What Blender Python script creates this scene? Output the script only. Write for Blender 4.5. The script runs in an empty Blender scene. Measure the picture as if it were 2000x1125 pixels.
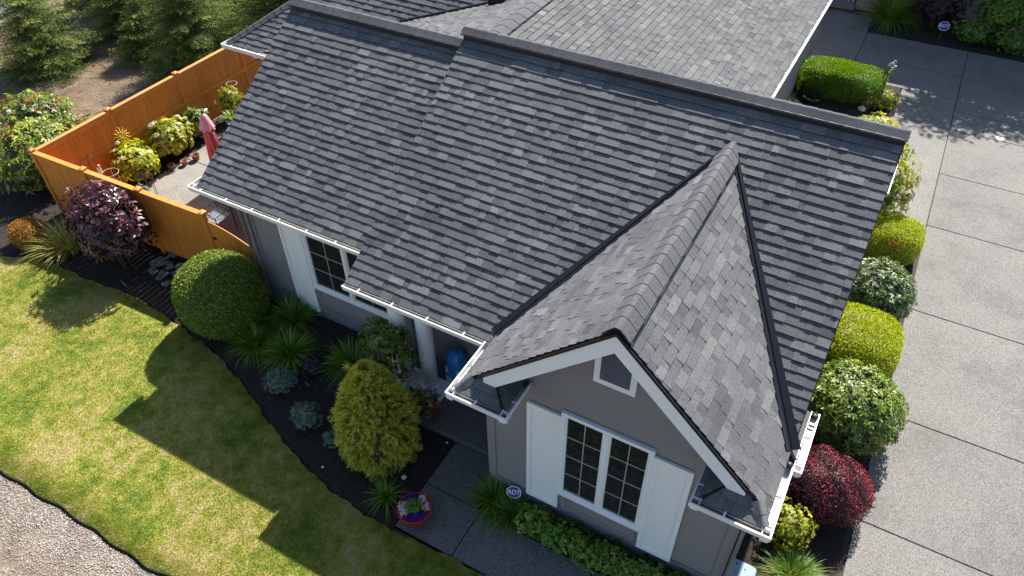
import bpy, math, random
import numpy as np
from mathutils import Vector, Matrix
S = bpy.context.scene
COL = S.collection
# ------------------------------------------------------------------ camera
cam = bpy.data.cameras.new('camera'); camo = bpy.data.objects.new('camera', cam); COL.objects.link(camo)
CAM = Vector((6.6016, -10.1602, 11.133))
camo.location = CAM; camo.rotation_euler = (0.8159, 0.0094, 0.5091)
cam.sensor_fit = 'HORIZONTAL'; cam.sensor_width = 36.0; cam.lens = 36.0*1442.55/2000.0
cam.clip_start = 0.1; cam.clip_end = 500
S.camera = camo
# ------------------------------------------------------------------ light
w = bpy.data.worlds.new('World'); S.world = w; w.use_nodes = True
nt = w.node_tree; nt.nodes.clear()
out = nt.nodes.new('ShaderNodeOutputWorld'); bg = nt.nodes.new('ShaderNodeBackground'); sky = nt.nodes.new('ShaderNodeTexSky')
SD = Vector((-0.004, 0.958, 1.0)).normalized()          # towards the sun
sky.sky_type = 'NISHITA'; sky.sun_disc = False
sky.sun_elevation = math.asin(SD.z); sky.sun_rotation = math.atan2(SD.x, SD.y)
sky.air_density = 1.0; sky.dust_density = 1.0
bg.inputs[1].default_value = 0.08
nt.links.new(sky.outputs[0], bg.inputs[0]); nt.links.new(bg.outputs[0], out.inputs[0])
sl = bpy.data.lights.new('sun', 'SUN'); sl.energy = 4.8; sl.angle = math.radians(0.5); sl.color = (1.0, 0.95, 0.87)
so = bpy.data.objects.new('sun', sl); COL.objects.link(so); so.location = (0, 20, 30)
so.rotation_euler = (-SD).to_track_quat('-Z', 'Y').to_euler()
S.view_settings.view_transform = 'Standard'; S.view_settings.look = 'None'
S.view_settings.exposure = 1.22; S.view_settings.gamma = 1.0; S.view_settings.use_curve_mapping = False
# ------------------------------------------------------------------ materials
MT = {}
def nodes(m): return m.node_tree.nodes, m.node_tree.links
def ramp(n, stops, interp='LINEAR'):
    r = n.new('ShaderNodeValToRGB'); r.color_ramp.interpolation = interp
    e = r.color_ramp.elements
    e[0].position = stops[0][0]; e[0].color = (*stops[0][1], 1)
    e[1].position = stops[-1][0]; e[1].color = (*stops[-1][1], 1)
    for p, c in stops[1:-1]:
        x = e.new(p); x.color = (*c, 1)
    return r
def noise(n, l, vec, scale, detail=3, rough=.55):
    t = n.new('ShaderNodeTexNoise'); t.inputs['Scale'].default_value = scale; t.inputs['Detail'].default_value = detail
    t.inputs['Roughness'].default_value = rough
    l.new(vec, t.inputs['Vector']); return t
def new_mat(name):
    m = bpy.data.materials.new(name); m.use_nodes = True; MT[name] = m
    return m, *nodes(m), m.node_tree.nodes['Principled BSDF']
def pos(n):
    g = n.new('ShaderNodeNewGeometry'); return g.outputs['Position']
def simple(name, c1, c2=None, scale=8, rough=.7, metal=0, bump=0, bscale=60, spec=.5, grain=0, gscale=200):
    """base colour varied between c1 and c2 by world-space noise, with optional fine grain and bump"""
    m, n, l, b = new_mat(name)
    P = pos(n)
    b.inputs['Roughness'].default_value = rough; b.inputs['Metallic'].default_value = metal
    b.inputs['Specular IOR Level'].default_value = spec
    if c2 is None: c2 = tuple(x*.85 for x in c1)
    t = noise(n, l, P, scale); r = ramp(n, [(.3, c1), (.7, c2)]); l.new(t.outputs['Fac'], r.inputs[0]); colr = r.outputs[0]
    if grain:
        g = noise(n, l, P, gscale, 1); gr = ramp(n, [(.35, (1-grain,)*3), (.65, (1+grain,)*3)]); l.new(g.outputs['Fac'], gr.inputs[0])
        mx = n.new('ShaderNodeMix'); mx.data_type = 'RGBA'; mx.blend_type = 'MULTIPLY'; mx.inputs[0].default_value = 1
        l.new(colr, mx.inputs[6]); l.new(gr.outputs[0], mx.inputs[7]); colr = mx.outputs[2]
    l.new(colr, b.inputs['Base Color'])
    if bump:
        t2 = noise(n, l, P, bscale, 3); bp = n.new('ShaderNodeBump'); bp.inputs['Strength'].default_value = bump; bp.inputs['Distance'].default_value = .01
        l.new(t2.outputs['Fac'], bp.inputs['Height']); l.new(bp.outputs[0], b.inputs['Normal'])
    return m
def shingle_mat(name, stops, rough=.9):
    m, n, l, b = new_mat(name); P = pos(n)
    a = n.new('ShaderNodeAttribute'); a.attribute_name = 'tone'
    r = ramp(n, stops); l.new(a.outputs['Fac'], r.inputs[0])
    g = noise(n, l, P, 62, 3, .85); gr = ramp(n, [(.28, (.30,)*3), (.5, (.95,)*3), (.72, (1.95,)*3)]); l.new(g.outputs['Fac'], gr.inputs[0])
    mx = n.new('ShaderNodeMix'); mx.data_type = 'RGBA'; mx.blend_type = 'MULTIPLY'; mx.inputs[0].default_value = .8
    l.new(r.outputs[0], mx.inputs[6]); l.new(gr.outputs[0], mx.inputs[7])
    g2 = noise(n, l, P, 1.1, 4); gr2 = ramp(n, [(.3, (.84, .84, .85)), (.7, (1.14, 1.13, 1.1))]); l.new(g2.outputs['Fac'], gr2.inputs[0])
    mx2 = n.new('ShaderNodeMix'); mx2.data_type = 'RGBA'; mx2.blend_type = 'MULTIPLY'; mx2.inputs[0].default_value = 1
    l.new(mx.outputs[2], mx2.inputs[6]); l.new(gr2.outputs[0], mx2.inputs[7]); l.new(mx2.outputs[2], b.inputs['Base Color'])
    b.inputs['Roughness'].default_value = rough; b.inputs['Specular IOR Level'].default_value = .35
    bp = n.new('ShaderNodeBump'); bp.inputs['Strength'].default_value = .35; bp.inputs['Distance'].default_value = .004
    l.new(g.outputs['Fac'], bp.inputs['Height']); l.new(bp.outputs[0], b.inputs['Normal'])
simple('shingle_edge', (.012, .012, .014), rough=.9)
shingle_mat('asphalt_shingle', [(0, (.066, .068, .075)), (.35, (.094, .097, .104)), (.65, (.122, .125, .131)), (1, (.168, .170, .175))])
def leaf_mat(name, stops, rough=.45, trans=.3, spec=.4):
    m, n, l, b = new_mat(name)
    a = n.new('ShaderNodeAttribute'); a.attribute_name = 'tone'
    r = ramp(n, stops); l.new(a.outputs['Fac'], r.inputs[0])
    l.new(r.outputs[0], b.inputs['Base Color']); b.inputs['Roughness'].default_value = rough; b.inputs['Specular IOR Level'].default_value = spec
    if trans:
        t = n.new('ShaderNodeBsdfTranslucent'); mx = n.new('ShaderNodeMixShader'); mx.inputs[0].default_value = trans
        hs = n.new('ShaderNodeHueSaturation'); hs.inputs['Value'].default_value = 1.5; hs.inputs['Saturation'].default_value = 1.1
        l.new(r.outputs[0], hs.inputs['Color']); l.new(hs.outputs[0], t.inputs[0])
        l.new(b.outputs[0], mx.inputs[1]); l.new(t.outputs[0], mx.inputs[2])
        l.new(mx.outputs[0], n['Material Output'].inputs[0])
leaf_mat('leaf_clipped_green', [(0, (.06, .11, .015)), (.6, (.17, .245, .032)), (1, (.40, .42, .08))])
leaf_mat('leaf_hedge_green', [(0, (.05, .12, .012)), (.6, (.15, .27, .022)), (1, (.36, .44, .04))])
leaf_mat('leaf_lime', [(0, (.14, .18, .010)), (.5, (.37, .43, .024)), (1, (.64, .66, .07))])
leaf_mat('leaf_gold_green', [(0, (0.1067, 0.132, 0.01426)), (.5, (0.3049, 0.33, 0.02376)), (1, (0.6098, 0.5544, 0.05346))])
leaf_mat('leaf_vine', [(0, (0.1134, 0.156, 0.018)), (.5, (0.3024, 0.324, 0.036)), (1, (0.5796, 0.528, 0.084))])
leaf_mat('leaf_glossy', [(0, (0.04959, 0.08966, 0.01304)), (.6, (0.1363, 0.2092, 0.02717)), (1, (0.3719, 0.4185, 0.07607))], .38, .2, .45)
leaf_mat('leaf_variegated', [(0, (0.04043, 0.08085, 0.0264)), (.6, (0.104, 0.1617, 0.0528)), (.85, (0.2541, 0.3119, 0.1408)), (1, (0.4851, 0.5198, 0.2992))], .4, .2)
leaf_mat('leaf_purple', [(0, (0.03025, 0.01, 0.015)), (.6, (0.07563, 0.0225, 0.0325)), (.9, (0.1788, 0.04375, 0.05)), (1, (0.4125, 0.2, 0.2125))], .32, .12, .7)
leaf_mat('leaf_barberry', [(0, (.045, .014, .020)), (.5, (.115, .030, .040)), (.75, (.26, .04, .055)), (1, (.52, .07, .085))], .5, .2)
leaf_mat('leaf_burgundy', [(0, (0.0168, 0.0084, 0.0144)), (1, (0.054, 0.0216, 0.036))], .5, .1)
leaf_mat('leaf_bronze', [(0, (0.132, 0.066, 0.012)), (.5, (0.3168, 0.156, 0.024)), (1, (0.594, 0.324, 0.084))])
leaf_mat('leaf_threadleaf', [(0, (.16, .18, .015)), (.35, (.36, .37, .035)), (.7, (.55, .53, .07)), (1, (.64, .60, .16))], .6, .35)
leaf_mat('leaf_groundcover', [(0, (.06, .13, .012)), (.6, (.15, .30, .03)), (1, (.32, .46, .07))], .5, .3)
leaf_mat('leaf_silver', [(0, (.07, .11, .08)), (1, (.27, .35, .27))], .7, .15)
leaf_mat('leaf_spruce', [(0, (.035, .065, .014)), (.5, (.105, .155, .028)), (.85, (.27, .33, .055)), (1, (.50, .54, .11))], .6, .2)
leaf_mat('leaf_blade', [(0, (.045, .10, .012)), (.6, (.13, .24, .025)), (1, (.30, .42, .06))], .45, .3)
leaf_mat('leaf_blade_dry', [(0, (.09, .13, .02)), (.5, (.30, .30, .05)), (1, (.58, .48, .16))], .5, .25)
leaf_mat('leaf_photinia', [(0, (.045, .080, .014)), (.5, (.16, .23, .028)), (.86, (.38, .40, .07)), (.93, (.24, .055, .03)), (1, (.30, .07, .05))], .42, .25)
leaf_mat('petal_white', [(0, (.55, .56, .52)), (1, (.8, .8, .78))], .6, .2)
leaf_mat('petal_purple', [(0, (.05, .02, .16)), (1, (.22, .10, .42))], .6, .2)
leaf_mat('petal_blue', [(0, (.03, .012, .20)), (1, (.07, .03, .40))], .6, .2)
leaf_mat('petal_pink', [(0, (.20, .08, .10)), (1, (.46, .26, .28))], .6, .2)
leaf_mat('petal_red', [(0, (.35, .02, .015)), (1, (.65, .05, .03))], .6, .2)
# lawn : patches of green and straw
def lawn_mat(name, blade):
    m, n, l, b = new_mat(name); P = pos(n)
    g1 = noise(n, l, P, .75, 4, .6); g2 = noise(n, l, P, 4.5, 4, .65); g3 = noise(n, l, P, 40, 2)
    ma = n.new('ShaderNodeMath'); ma.operation = 'MULTIPLY_ADD'; ma.inputs[1].default_value = .55; l.new(g1.outputs['Fac'], ma.inputs[0])
    mb = n.new('ShaderNodeMath'); mb.operation = 'MULTIPLY'; mb.inputs[1].default_value = .45; l.new(g2.outputs['Fac'], mb.inputs[0]); l.new(mb.outputs[0], ma.inputs[2])
    last = ma.outputs[0]
    if blade:
        a = n.new('ShaderNodeAttribute'); a.attribute_name = 'tone'
        mc = n.new('ShaderNodeMath'); mc.operation = 'MULTIPLY_ADD'; mc.inputs[1].default_value = .16; l.new(a.outputs['Fac'], mc.inputs[0]); l.new(last, mc.inputs[2])
        md = n.new('ShaderNodeMath'); md.operation = 'SUBTRACT'; md.inputs[1].default_value = .08; l.new(mc.outputs[0], md.inputs[0]); last = md.outputs[0]
    r = ramp(n, [(.37, (.115, .185, .010)), (.44, (.21, .265, .016)), (.51, (.34, .335, .040)), (.59, (.47, .395, .15))])
    l.new(last, r.inputs[0])
    if not blade:
        mx = n.new('ShaderNodeMix'); mx.data_type = 'RGBA'; mx.blend_type = 'MULTIPLY'; mx.inputs[0].default_value = 1
        gr = ramp(n, [(.3, (.45,)*3), (.7, (.95,)*3)]); l.new(g3.outputs['Fac'], gr.inputs[0]); l.new(r.outputs[0], mx.inputs[6]); l.new(gr.outputs[0], mx.inputs[7]); l.new(mx.outputs[2], b.inputs['Base Color'])
    else:
        l.new(r.outputs[0], b.inputs['Base Color'])
        t = n.new('ShaderNodeBsdfTranslucent'); mx = n.new('ShaderNodeMixShader'); mx.inputs[0].default_value = .3
        l.new(r.outputs[0], t.inputs[0]); l.new(b.outputs[0], mx.inputs[1]); l.new(t.outputs[0], mx.inputs[2]); l.new(mx.outputs[0], n['Material Output'].inputs[0])
    b.inputs['Roughness'].default_value = .7
lawn_mat('lawn_soil', False); lawn_mat('lawn_blade', True)
# exposed aggregate concrete
def aggregate(name, base, amp, warm=(1, .97, .92), rough=.85):
    m, n, l, b = new_mat(name); P = pos(n)
    v = n.new('ShaderNodeTexVoronoi'); v.inputs['Scale'].default_value = 95; l.new(P, v.inputs['Vector'])
    sp = n.new('ShaderNodeSeparateColor'); l.new(v.outputs['Color'], sp.inputs[0])
    lo = tuple(base*(1-amp)*c for c in warm); hi = tuple(base*(1+amp)*c for c in warm)
    r = ramp(n, [(0, lo), (.5, tuple(base*c for c in warm)), (.85, tuple(base*1.1*c for c in warm)), (1, hi)]); l.new(sp.outputs[0], r.inputs[0])
    g = noise(n, l, P, .7, 6, .68); gr = ramp(n, [(.28, (.70, .69, .68)), (.5, (1, 1, 1)), (.72, (1.14, 1.12, 1.09))]); l.new(g.outputs['Fac'], gr.inputs[0])
    mx = n.new('ShaderNodeMix'); mx.data_type = 'RGBA'; mx.blend_type = 'MULTIPLY'; mx.inputs[0].default_value = 1
    l.new(r.outputs[0], mx.inputs[6]); l.new(gr.outputs[0], mx.inputs[7])
    g2 = noise(n, l, P, 28, 3, .6); gr2 = ramp(n, [(.3, (.82,)*3), (.7, (1.15,)*3)]); l.new(g2.outputs['Fac'], gr2.inputs[0])
    mx2 = n.new('ShaderNodeMix'); mx2.data_type = 'RGBA'; mx2.blend_type = 'MULTIPLY'; mx2.inputs[0].default_value = 1
    l.new(mx.outputs[2], mx2.inputs[6]); l.new(gr2.outputs[0], mx2.inputs[7])
    oi = n.new('ShaderNodeObjectInfo'); rs = ramp(n, [(0, (.90, .90, .90)), (1, (1.07, 1.06, 1.05))]); l.new(oi.outputs['Random'], rs.inputs[0])
    g3 = noise(n, l, P, 2.6, 5, .7); gr3 = ramp(n, [(.22, (.62, .60, .58)), (.38, (1, 1, 1))]); l.new(g3.outputs['Fac'], gr3.inputs[0])
    ma_ = n.new('ShaderNodeMix'); ma_.data_type = 'RGBA'; ma_.blend_type = 'MULTIPLY'; ma_.inputs[0].default_value = 1; l.new(mx2.outputs[2], ma_.inputs[6]); l.new(rs.outputs[0], ma_.inputs[7])
    mb_ = n.new('ShaderNodeMix'); mb_.data_type = 'RGBA'; mb_.blend_type = 'MULTIPLY'; mb_.inputs[0].default_value = 1; l.new(ma_.outputs[2], mb_.inputs[6]); l.new(gr3.outputs[0], mb_.inputs[7])
    l.new(mb_.outputs[2], b.inputs['Base Color']); b.inputs['Roughness'].default_value = rough
    bp = n.new('ShaderNodeBump'); bp.inputs['Strength'].default_value = .4; bp.inputs['Distance'].default_value = .004
    l.new(v.outputs['Distance'], bp.inputs['Height']); l.new(bp.outputs[0], b.inputs['Normal'])
aggregate('driveway_aggregate', .178, .6, (1, .972, .915))
aggregate('walk_aggregate', .13, .6, (1, .98, .95))
aggregate('patio_aggregate', .24, .45, (1, .93, .84))
aggregate('patio_brown_aggregate', .10, .5, (1.15, .82, .70))
simple('concrete_joint', (.05, .045, .04), rough=.95)
simple('concrete_plain', (.22, .21, .19), (.16, .155, .14), 3, .9, bump=.2)
simple('mulch', (.030, .021, .015), (.012, .009, .007), 14, .95, bump=.6, bscale=50)
simple('mulch_chip', (.062, .043, .031), (.022, .015, .012), 14, .95)
simple('soil', (.19, .135, .085), (.10, .070, .045), 1.6, .95, bump=.5, bscale=30, grain=.35, gscale=45)
simple('gravel_ground', (.25, .20, .155), (.115, .082, .055), 2.2, .95, bump=.5, bscale=40, grain=.4, gscale=40)
simple('gravel_stone', (.42, .38, .34), (.24, .21, .185), 7, .85)
simple('leaf_litter', (.30, .20, .12), (.14, .09, .05), 14, .9)
simple('river_rock', (.13, .14, .155), (.06, .065, .075), 4, .55)
simple('siding_taupe', (.232, .217, .219), (.214, .201, .203), 2, .75, bump=.08, bscale=90)
simple('foundation_grey', (.20, .20, .22), (.17, .17, .19), 3, .85, bump=.1)
simple('trim_white', (.84, .85, .85), (.81, .82, .82), 2, .45)
simple('gutter_white', (.78, .78, .77), (.68, .67, .65), 5, .35, spec=.5)
simple('gutter_debris', (.20, .17, .135), (.10, .085, .065), 6, .95, bump=.5)
simple('fascia_dark', (.03, .03, .035), rough=.6)
simple('flashing_black', (.010, .011, .015), (.015, .016, .021), 3, .38, .0, spec=.35)
simple('deck_edge', (.02, .02, .022), rough=.8)
simple('glass_dark', (.006, .008, .008), (.034, .036, .034), 16, .05, spec=.6, bump=.02, bscale=6)
simple('grille_tan', (.42, .40, .36), rough=.5)
simple('louver_grey', (.13, .13, .155), (.11, .11, .13), 5, .6)
def wood(name, c1, c2, stretch):
    m, n, l, b = new_mat(name); P = pos(n)
    mp = n.new('ShaderNodeMapping'); mp.inputs['Scale'].default_value = stretch; l.new(P, mp.inputs[0])
    t = noise(n, l, mp.outputs[0], 1.0, 5, .65); r = ramp(n, [(.32, c2), (.5, c1), (.72, tuple(x*1.12 for x in c1))]); l.new(t.outputs['Fac'], r.inputs[0])
    oi = n.new('ShaderNodeObjectInfo'); rr_ = ramp(n, [(0, (.91, .90, .90)), (1, (1.07, 1.06, 1.04))]); l.new(oi.outputs['Random'], rr_.inputs[0])
    mx = n.new('ShaderNodeMix'); mx.data_type = 'RGBA'; mx.blend_type = 'MULTIPLY'; mx.inputs[0].default_value = 1; l.new(r.outputs[0], mx.inputs[6]); l.new(rr_.outputs[0], mx.inputs[7])
    v = n.new('ShaderNodeTexVoronoi'); v.inputs['Scale'].default_value = 5.5; l.new(P, v.inputs['Vector'])
    kr = ramp(n, [(.03, (.45, .40, .40)), (.07, (1, 1, 1))]); l.new(v.outputs['Distance'], kr.inputs[0])
    m2 = n.new('ShaderNodeMix'); m2.data_type = 'RGBA'; m2.blend_type = 'MULTIPLY'; m2.inputs[0].default_value = .8; l.new(mx.outputs[2], m2.inputs[6]); l.new(kr.outputs[0], m2.inputs[7])
    l.new(m2.outputs[2], b.inputs['Base Color']); b.inputs['Roughness'].default_value = .62
    bp = n.new('ShaderNodeBump'); bp.inputs['Strength'].default_value = .3; bp.inputs['Distance'].default_value = .004; l.new(t.outputs['Fac'], bp.inputs['Height']); l.new(bp.outputs[0], b.inputs['Normal'])
wood('fence_orange', (.60, .215, .028), (.48, .16, .018), (34, 34, 1.6))
wood('fence_orange_rail', (.60, .225, .038), (.44, .155, .022), (9, 9, 30))
simple('cap_weathered', (.60, .27, .06), (.48, .19, .06), 6, .6)
simple('bark', (.10, .07, .045), (.05, .035, .025), 12, .95, bump=.4)
simple('twig', (.075, .05, .035), rough=.9)
simple('terracotta', (.22, .085, .05), (.16, .06, .035), 5, .8)
simple('pot_blue', (.03, .05, .13), rough=.3)
simple('pot_teal', (.06, .14, .20), rough=.4)
simple('pot_red', (.42, .022, .012), (.36, .018, .01), 4, .35)
simple('pot_dark', (.03, .035, .03), rough=.5)
simple('iron_red', (.22, .018, .014), rough=.45)
simple('iron_black', (.02, .02, .02), rough=.45)
simple('wire_pale', (.55, .50, .46), rough=.5)
simple('umbrella_pink', (.50, .10, .12), (.44, .085, .10), 2, .85)
simple('umbrella_top', (.66, .30, .36), (.60, .26, .32), 2, .85)
simple('bag_blue', (.02, .17, .56), (.04, .24, .66), 9, .4, bump=.6, bscale=14)
simple('box_white', (.62, .64, .68), rough=.6)
simple('ink_red', (.42, .06, .05), rough=.6)
simple('sign_blue', (.018, .02, .22), rough=.4)
simple('sign_white', (.72, .73, .80), rough=.5)
simple('sun_yellow', (.80, .60, .06), rough=.5)
simple('tag_green', (.10, .30, .16), rough=.6)
simple('lid_blue', (.14, .25, .31), (.12, .22, .28), 6, .5)
simple('black_plastic', (.012, .012, .012), rough=.5)
simple('solar_glass', (.55, .58, .62), rough=.3)
simple('metal_grey', (.35, .36, .37), rough=.4, metal=.6)
simple('door_grey', (.065, .075, .085), rough=.5)
simple('panel_cream', (.56, .53, .46), rough=.6)
simple('neighbor_siding', (.30, .29, .27), rough=.8)
simple('quartz', (.66, .65, .62), rough=.5)
# brick for the neighbour's pillars (a few pixels per brick from here)
m, n, l, b = new_mat('brick_pale')
br = n.new('ShaderNodeTexBrick'); br.inputs['Scale'].default_value = 4.2; br.inputs['Color1'].default_value = (.42, .33, .30, 1); br.inputs['Color2'].default_value = (.26, .19, .175, 1)
br.inputs['Mortar'].default_value = (.40, .38, .36, 1); br.inputs['Mortar Size'].default_value = .03
tc = n.new('ShaderNodeTexCoord'); mp = n.new('ShaderNodeMapping'); mp.inputs['Rotation'].default_value = (math.radians(90), 0, 0)
l.new(tc.outputs['Object'], mp.inputs[0]); l.new(mp.outputs[0], br.inputs['Vector']); l.new(br.outputs[0], b.inputs['Base Color']); b.inputs['Roughness'].default_value = .9
# ------------------------------------------------------------------ helpers
def put(name, me, mat, parent=None):
    o = bpy.data.objects.new(name, me); COL.objects.link(o)
    if mat is not None and not me.materials: me.materials.append(MT[mat])
    if parent is not None: o.parent = parent
    return o
def tag(o, label=None, cat=None, group=None, kind=None):
    if label: o['label'] = label
    if cat: o['category'] = cat
    if group: o['group'] = group
    if kind: o['kind'] = kind
    return o
def thing(name, label, cat, loc=(0, 0, 0), group=None):
    o = bpy.data.objects.new(name, None); COL.objects.link(o); o.location = loc; o.empty_display_size = .1
    return tag(o, label, cat, group)
class MB:
    """collects verts/faces for one mesh"""
    def __init__(s): s.v = []; s.f = []; s.t = []
    def add(s, vs, fs, tone=None):
        k = len(s.v); s.v += [tuple(v) for v in vs]; s.f += [tuple(i+k for i in f) for f in fs]
        s.t += [.5 if tone is None else tone]*len(vs); return s
    def box(s, x0, x1, y0, y1, z0, z1, tone=None):
        vs = [(x0, y0, z0), (x1, y0, z0), (x1, y1, z0), (x0, y1, z0), (x0, y0, z1), (x1, y0, z1), (x1, y1, z1), (x0, y1, z1)]
        return s.add(vs, [(3, 2, 1, 0), (4, 5, 6, 7), (0, 1, 5, 4), (1, 2, 6, 5), (2, 3, 7, 6), (3, 0, 4, 7)], tone)
    def bbox(s, x0, x1, y0, y1, z0, z1, e=.004):
        """box with bevelled vertical and top edges"""
        def ring(z, k): return [(x0+k+e0, y0+k, z) for e0 in (e,)]+[(x1-k-e, y0+k, z), (x1-k, y0+k+e, z), (x1-k, y1-k-e, z), (x1-k-e, y1-k, z), (x0+k+e, y1-k, z), (x0+k, y1-k-e, z), (x0+k, y0+k+e, z)]
        vs = ring(z0, 0)+ring(z1-e, 0)+ring(z1, e)
        fs = [tuple(range(7, -1, -1)), tuple(range(16, 24))]
        for r in (0, 8):
            for i in range(8): fs.append((r+i, r+(i+1) % 8, r+8+(i+1) % 8, r+8+i))
        return s.add(vs, fs)
    def prism(s, poly, d):
        """poly: 3D points, extruded by vector d"""
        n = len(poly); d = Vector(d); vs = [Vector(p) for p in poly]; vs = vs+[v+d for v in vs]
        fs = [tuple(range(n)), tuple(range(2*n-1, n-1, -1))]+[((i+1) % n, i, n+i, n+(i+1) % n) for i in range(n)]
        return s.add(vs, fs)
    def tube(s, pts, r, seg=6, caps=True, r1=None):
        pts = [Vector(p) for p in pts]; n = len(pts); vs = []
        for i, p in enumerate(pts):
            d = (pts[min(i+1, n-1)]-pts[max(i-1, 0)]).normalized()
            a = d.orthogonal().normalized() if abs(d.z) > .99 else d.cross(Vector((0, 0, 1))).normalized()
            b_ = d.cross(a); rr = r if r1 is None else r+(r1-r)*i/(n-1)
            vs += [p+a*rr*math.cos(2*math.pi*k/seg)+b_*rr*math.sin(2*math.pi*k/seg) for k in range(seg)]
        fs = []
        for i in range(n-1):
            for k in range(seg): fs.append((i*seg+k, i*seg+(k+1) % seg, (i+1)*seg+(k+1) % seg, (i+1)*seg+k))
        if caps: fs += [tuple(range(seg-1, -1, -1)), tuple(range((n-1)*seg, n*seg))]
        return s.add(vs, fs)
    def lathe(s, prof, c, seg=20, sx=1, sy=1):
        c = Vector(c); vs = []
        for r, z in prof: vs += [c+Vector((r*sx*math.cos(2*math.pi*k/seg), r*sy*math.sin(2*math.pi*k/seg), z)) for k in range(seg)]
        fs = []
        for i in range(len(prof)-1):
            for k in range(seg): fs.append((i*seg+k, i*seg+(k+1) % seg, (i+1)*seg+(k+1) % seg, (i+1)*seg+k))
        fs += [tuple(range(seg-1, -1, -1)), tuple(range((len(prof)-1)*seg, len(prof)*seg))]
        return s.add(vs, fs)
    def ring(s, c, R, r, nrm=(0, 0, 1), seg=24):
        q = Vector(nrm).to_track_quat('Z', 'Y'); pts = [Vector(c)+q@Vector((R*math.cos(2*math.pi*k/seg), R*math.sin(2*math.pi*k/seg), 0)) for k in range(seg+1)]
        return s.tube(pts, r, 5, False)
    def mesh(s, name, smooth=False, tone=False):
        me = bpy.data.meshes.new(name); me.from_pydata(s.v, [], s.f); me.update()
        if tone:
            a = me.attributes.new('tone', 'FLOAT', 'POINT'); a.data.foreach_set('value', s.t)
        if smooth:
            me.polygons.foreach_set('use_smooth', [True]*len(me.polygons))
        return me
    def build(s, name, mat, parent=None, smooth=False, tone=False):
        return put(name, s.mesh(name, smooth, tone), mat, parent)
def np_mesh(name, V, F, tone, mat, parent=None):
    """V (n,3), F (m,k) with constant k"""
    me = bpy.data.meshes.new(name); k = F.shape[1]
    me.vertices.add(len(V)); me.vertices.foreach_set('co', V.astype(np.float32).ravel())
    me.loops.add(F.size); me.loops.foreach_set('vertex_index', F.astype(np.int32).ravel())
    me.polygons.add(len(F)); me.polygons.foreach_set('loop_start', np.arange(0, F.size, k, dtype=np.int32))
    me.update(calc_edges=True)
    if tone is not None:
        a = me.attributes.new('tone', 'FLOAT', 'POINT'); a.data.foreach_set('value', tone.astype(np.float32))
    me.validate()
    return put(name, me, mat, parent)
RNG = np.random.default_rng(7)
def unit(a): return a/np.maximum(np.linalg.norm(a, axis=-1, keepdims=True), 1e-9)
def leaves(P, D, N, L, W, tone, curl=.15):
    """diamond leaves: base P, direction D, normal N; returns V,F,tone"""
    n = len(P); D = unit(D); Sd = unit(np.cross(D, N)); N = np.cross(Sd, D)
    L = np.broadcast_to(np.asarray(L, float), (n,))[:, None]; W = np.broadcast_to(np.asarray(W, float), (n,))[:, None]
    a = P; b_ = P+D*L*.45+Sd*W*.5+N*L*curl*.5; c = P+D*L-N*L*curl; d = P+D*L*.45-Sd*W*.5+N*L*curl*.5
    V = np.stack([a, b_, c, d], 1).reshape(-1, 3); F = np.arange(4*n).reshape(n, 4)
    return V, F, np.repeat(tone, 4)
def lump(U, amp, seed, k=5):
    r = np.random.default_rng(seed); s = np.zeros(len(U))
    for i in range(k):
        f = r.normal(size=3)*(1.6+i*.9); s += np.sin(U@f+r.uniform(0, 6.3))/(1+i*.5)
    return 1+amp*s/1.6
def sph_dirs(n, rng, zmin=-.35):
    U = unit(rng.normal(size=(int(n*2.2)+50, 3))); U = U[U[:, 2] > zmin][:n]; return U
def superell(U, rad, e):
    """radius vector of a super-ellipsoid in direction U (e=2 ellipsoid, larger is boxier)"""
    rad = np.array(rad); s = (np.abs(U/rad)**e).sum(1)**(-1/e); return U*s[:, None]
def clipped(name_leaf, c, rad, n, L, W, mat, parent, seed, e=2, amp=.03, depth=.10, zmin=-.6, up=.25, fuzz=.7, corefrac=.86, tonebias=None, coremat=None):
    rng = np.random.default_rng(seed); c = np.array(c)
    U = sph_dirs(n, rng, zmin); U = U[:n]; sh = superell(U, rad, e)*lump(U, amp, seed)[:, None]
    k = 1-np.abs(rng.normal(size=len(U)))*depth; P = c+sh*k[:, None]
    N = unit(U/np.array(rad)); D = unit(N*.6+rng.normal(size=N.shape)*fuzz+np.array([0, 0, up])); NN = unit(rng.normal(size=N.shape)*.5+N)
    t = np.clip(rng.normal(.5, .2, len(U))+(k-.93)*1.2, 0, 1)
    if tonebias is not None: t = np.clip(t+tonebias(U), 0, 1)
    V, F, T = leaves(P, D, NN, L*rng.uniform(.7, 1.3, len(U)), W, t)
    o = np_mesh(name_leaf, V, F, T, mat, parent); o['kind'] = 'stuff'
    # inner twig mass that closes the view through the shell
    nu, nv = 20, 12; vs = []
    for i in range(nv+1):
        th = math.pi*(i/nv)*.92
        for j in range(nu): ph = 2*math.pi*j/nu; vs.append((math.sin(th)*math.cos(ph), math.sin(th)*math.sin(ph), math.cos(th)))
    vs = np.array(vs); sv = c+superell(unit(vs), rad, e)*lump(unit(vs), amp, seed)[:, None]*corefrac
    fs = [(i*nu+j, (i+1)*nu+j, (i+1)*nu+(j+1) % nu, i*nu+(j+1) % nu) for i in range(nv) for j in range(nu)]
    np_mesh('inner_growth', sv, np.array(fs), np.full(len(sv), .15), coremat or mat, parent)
    return o
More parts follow.
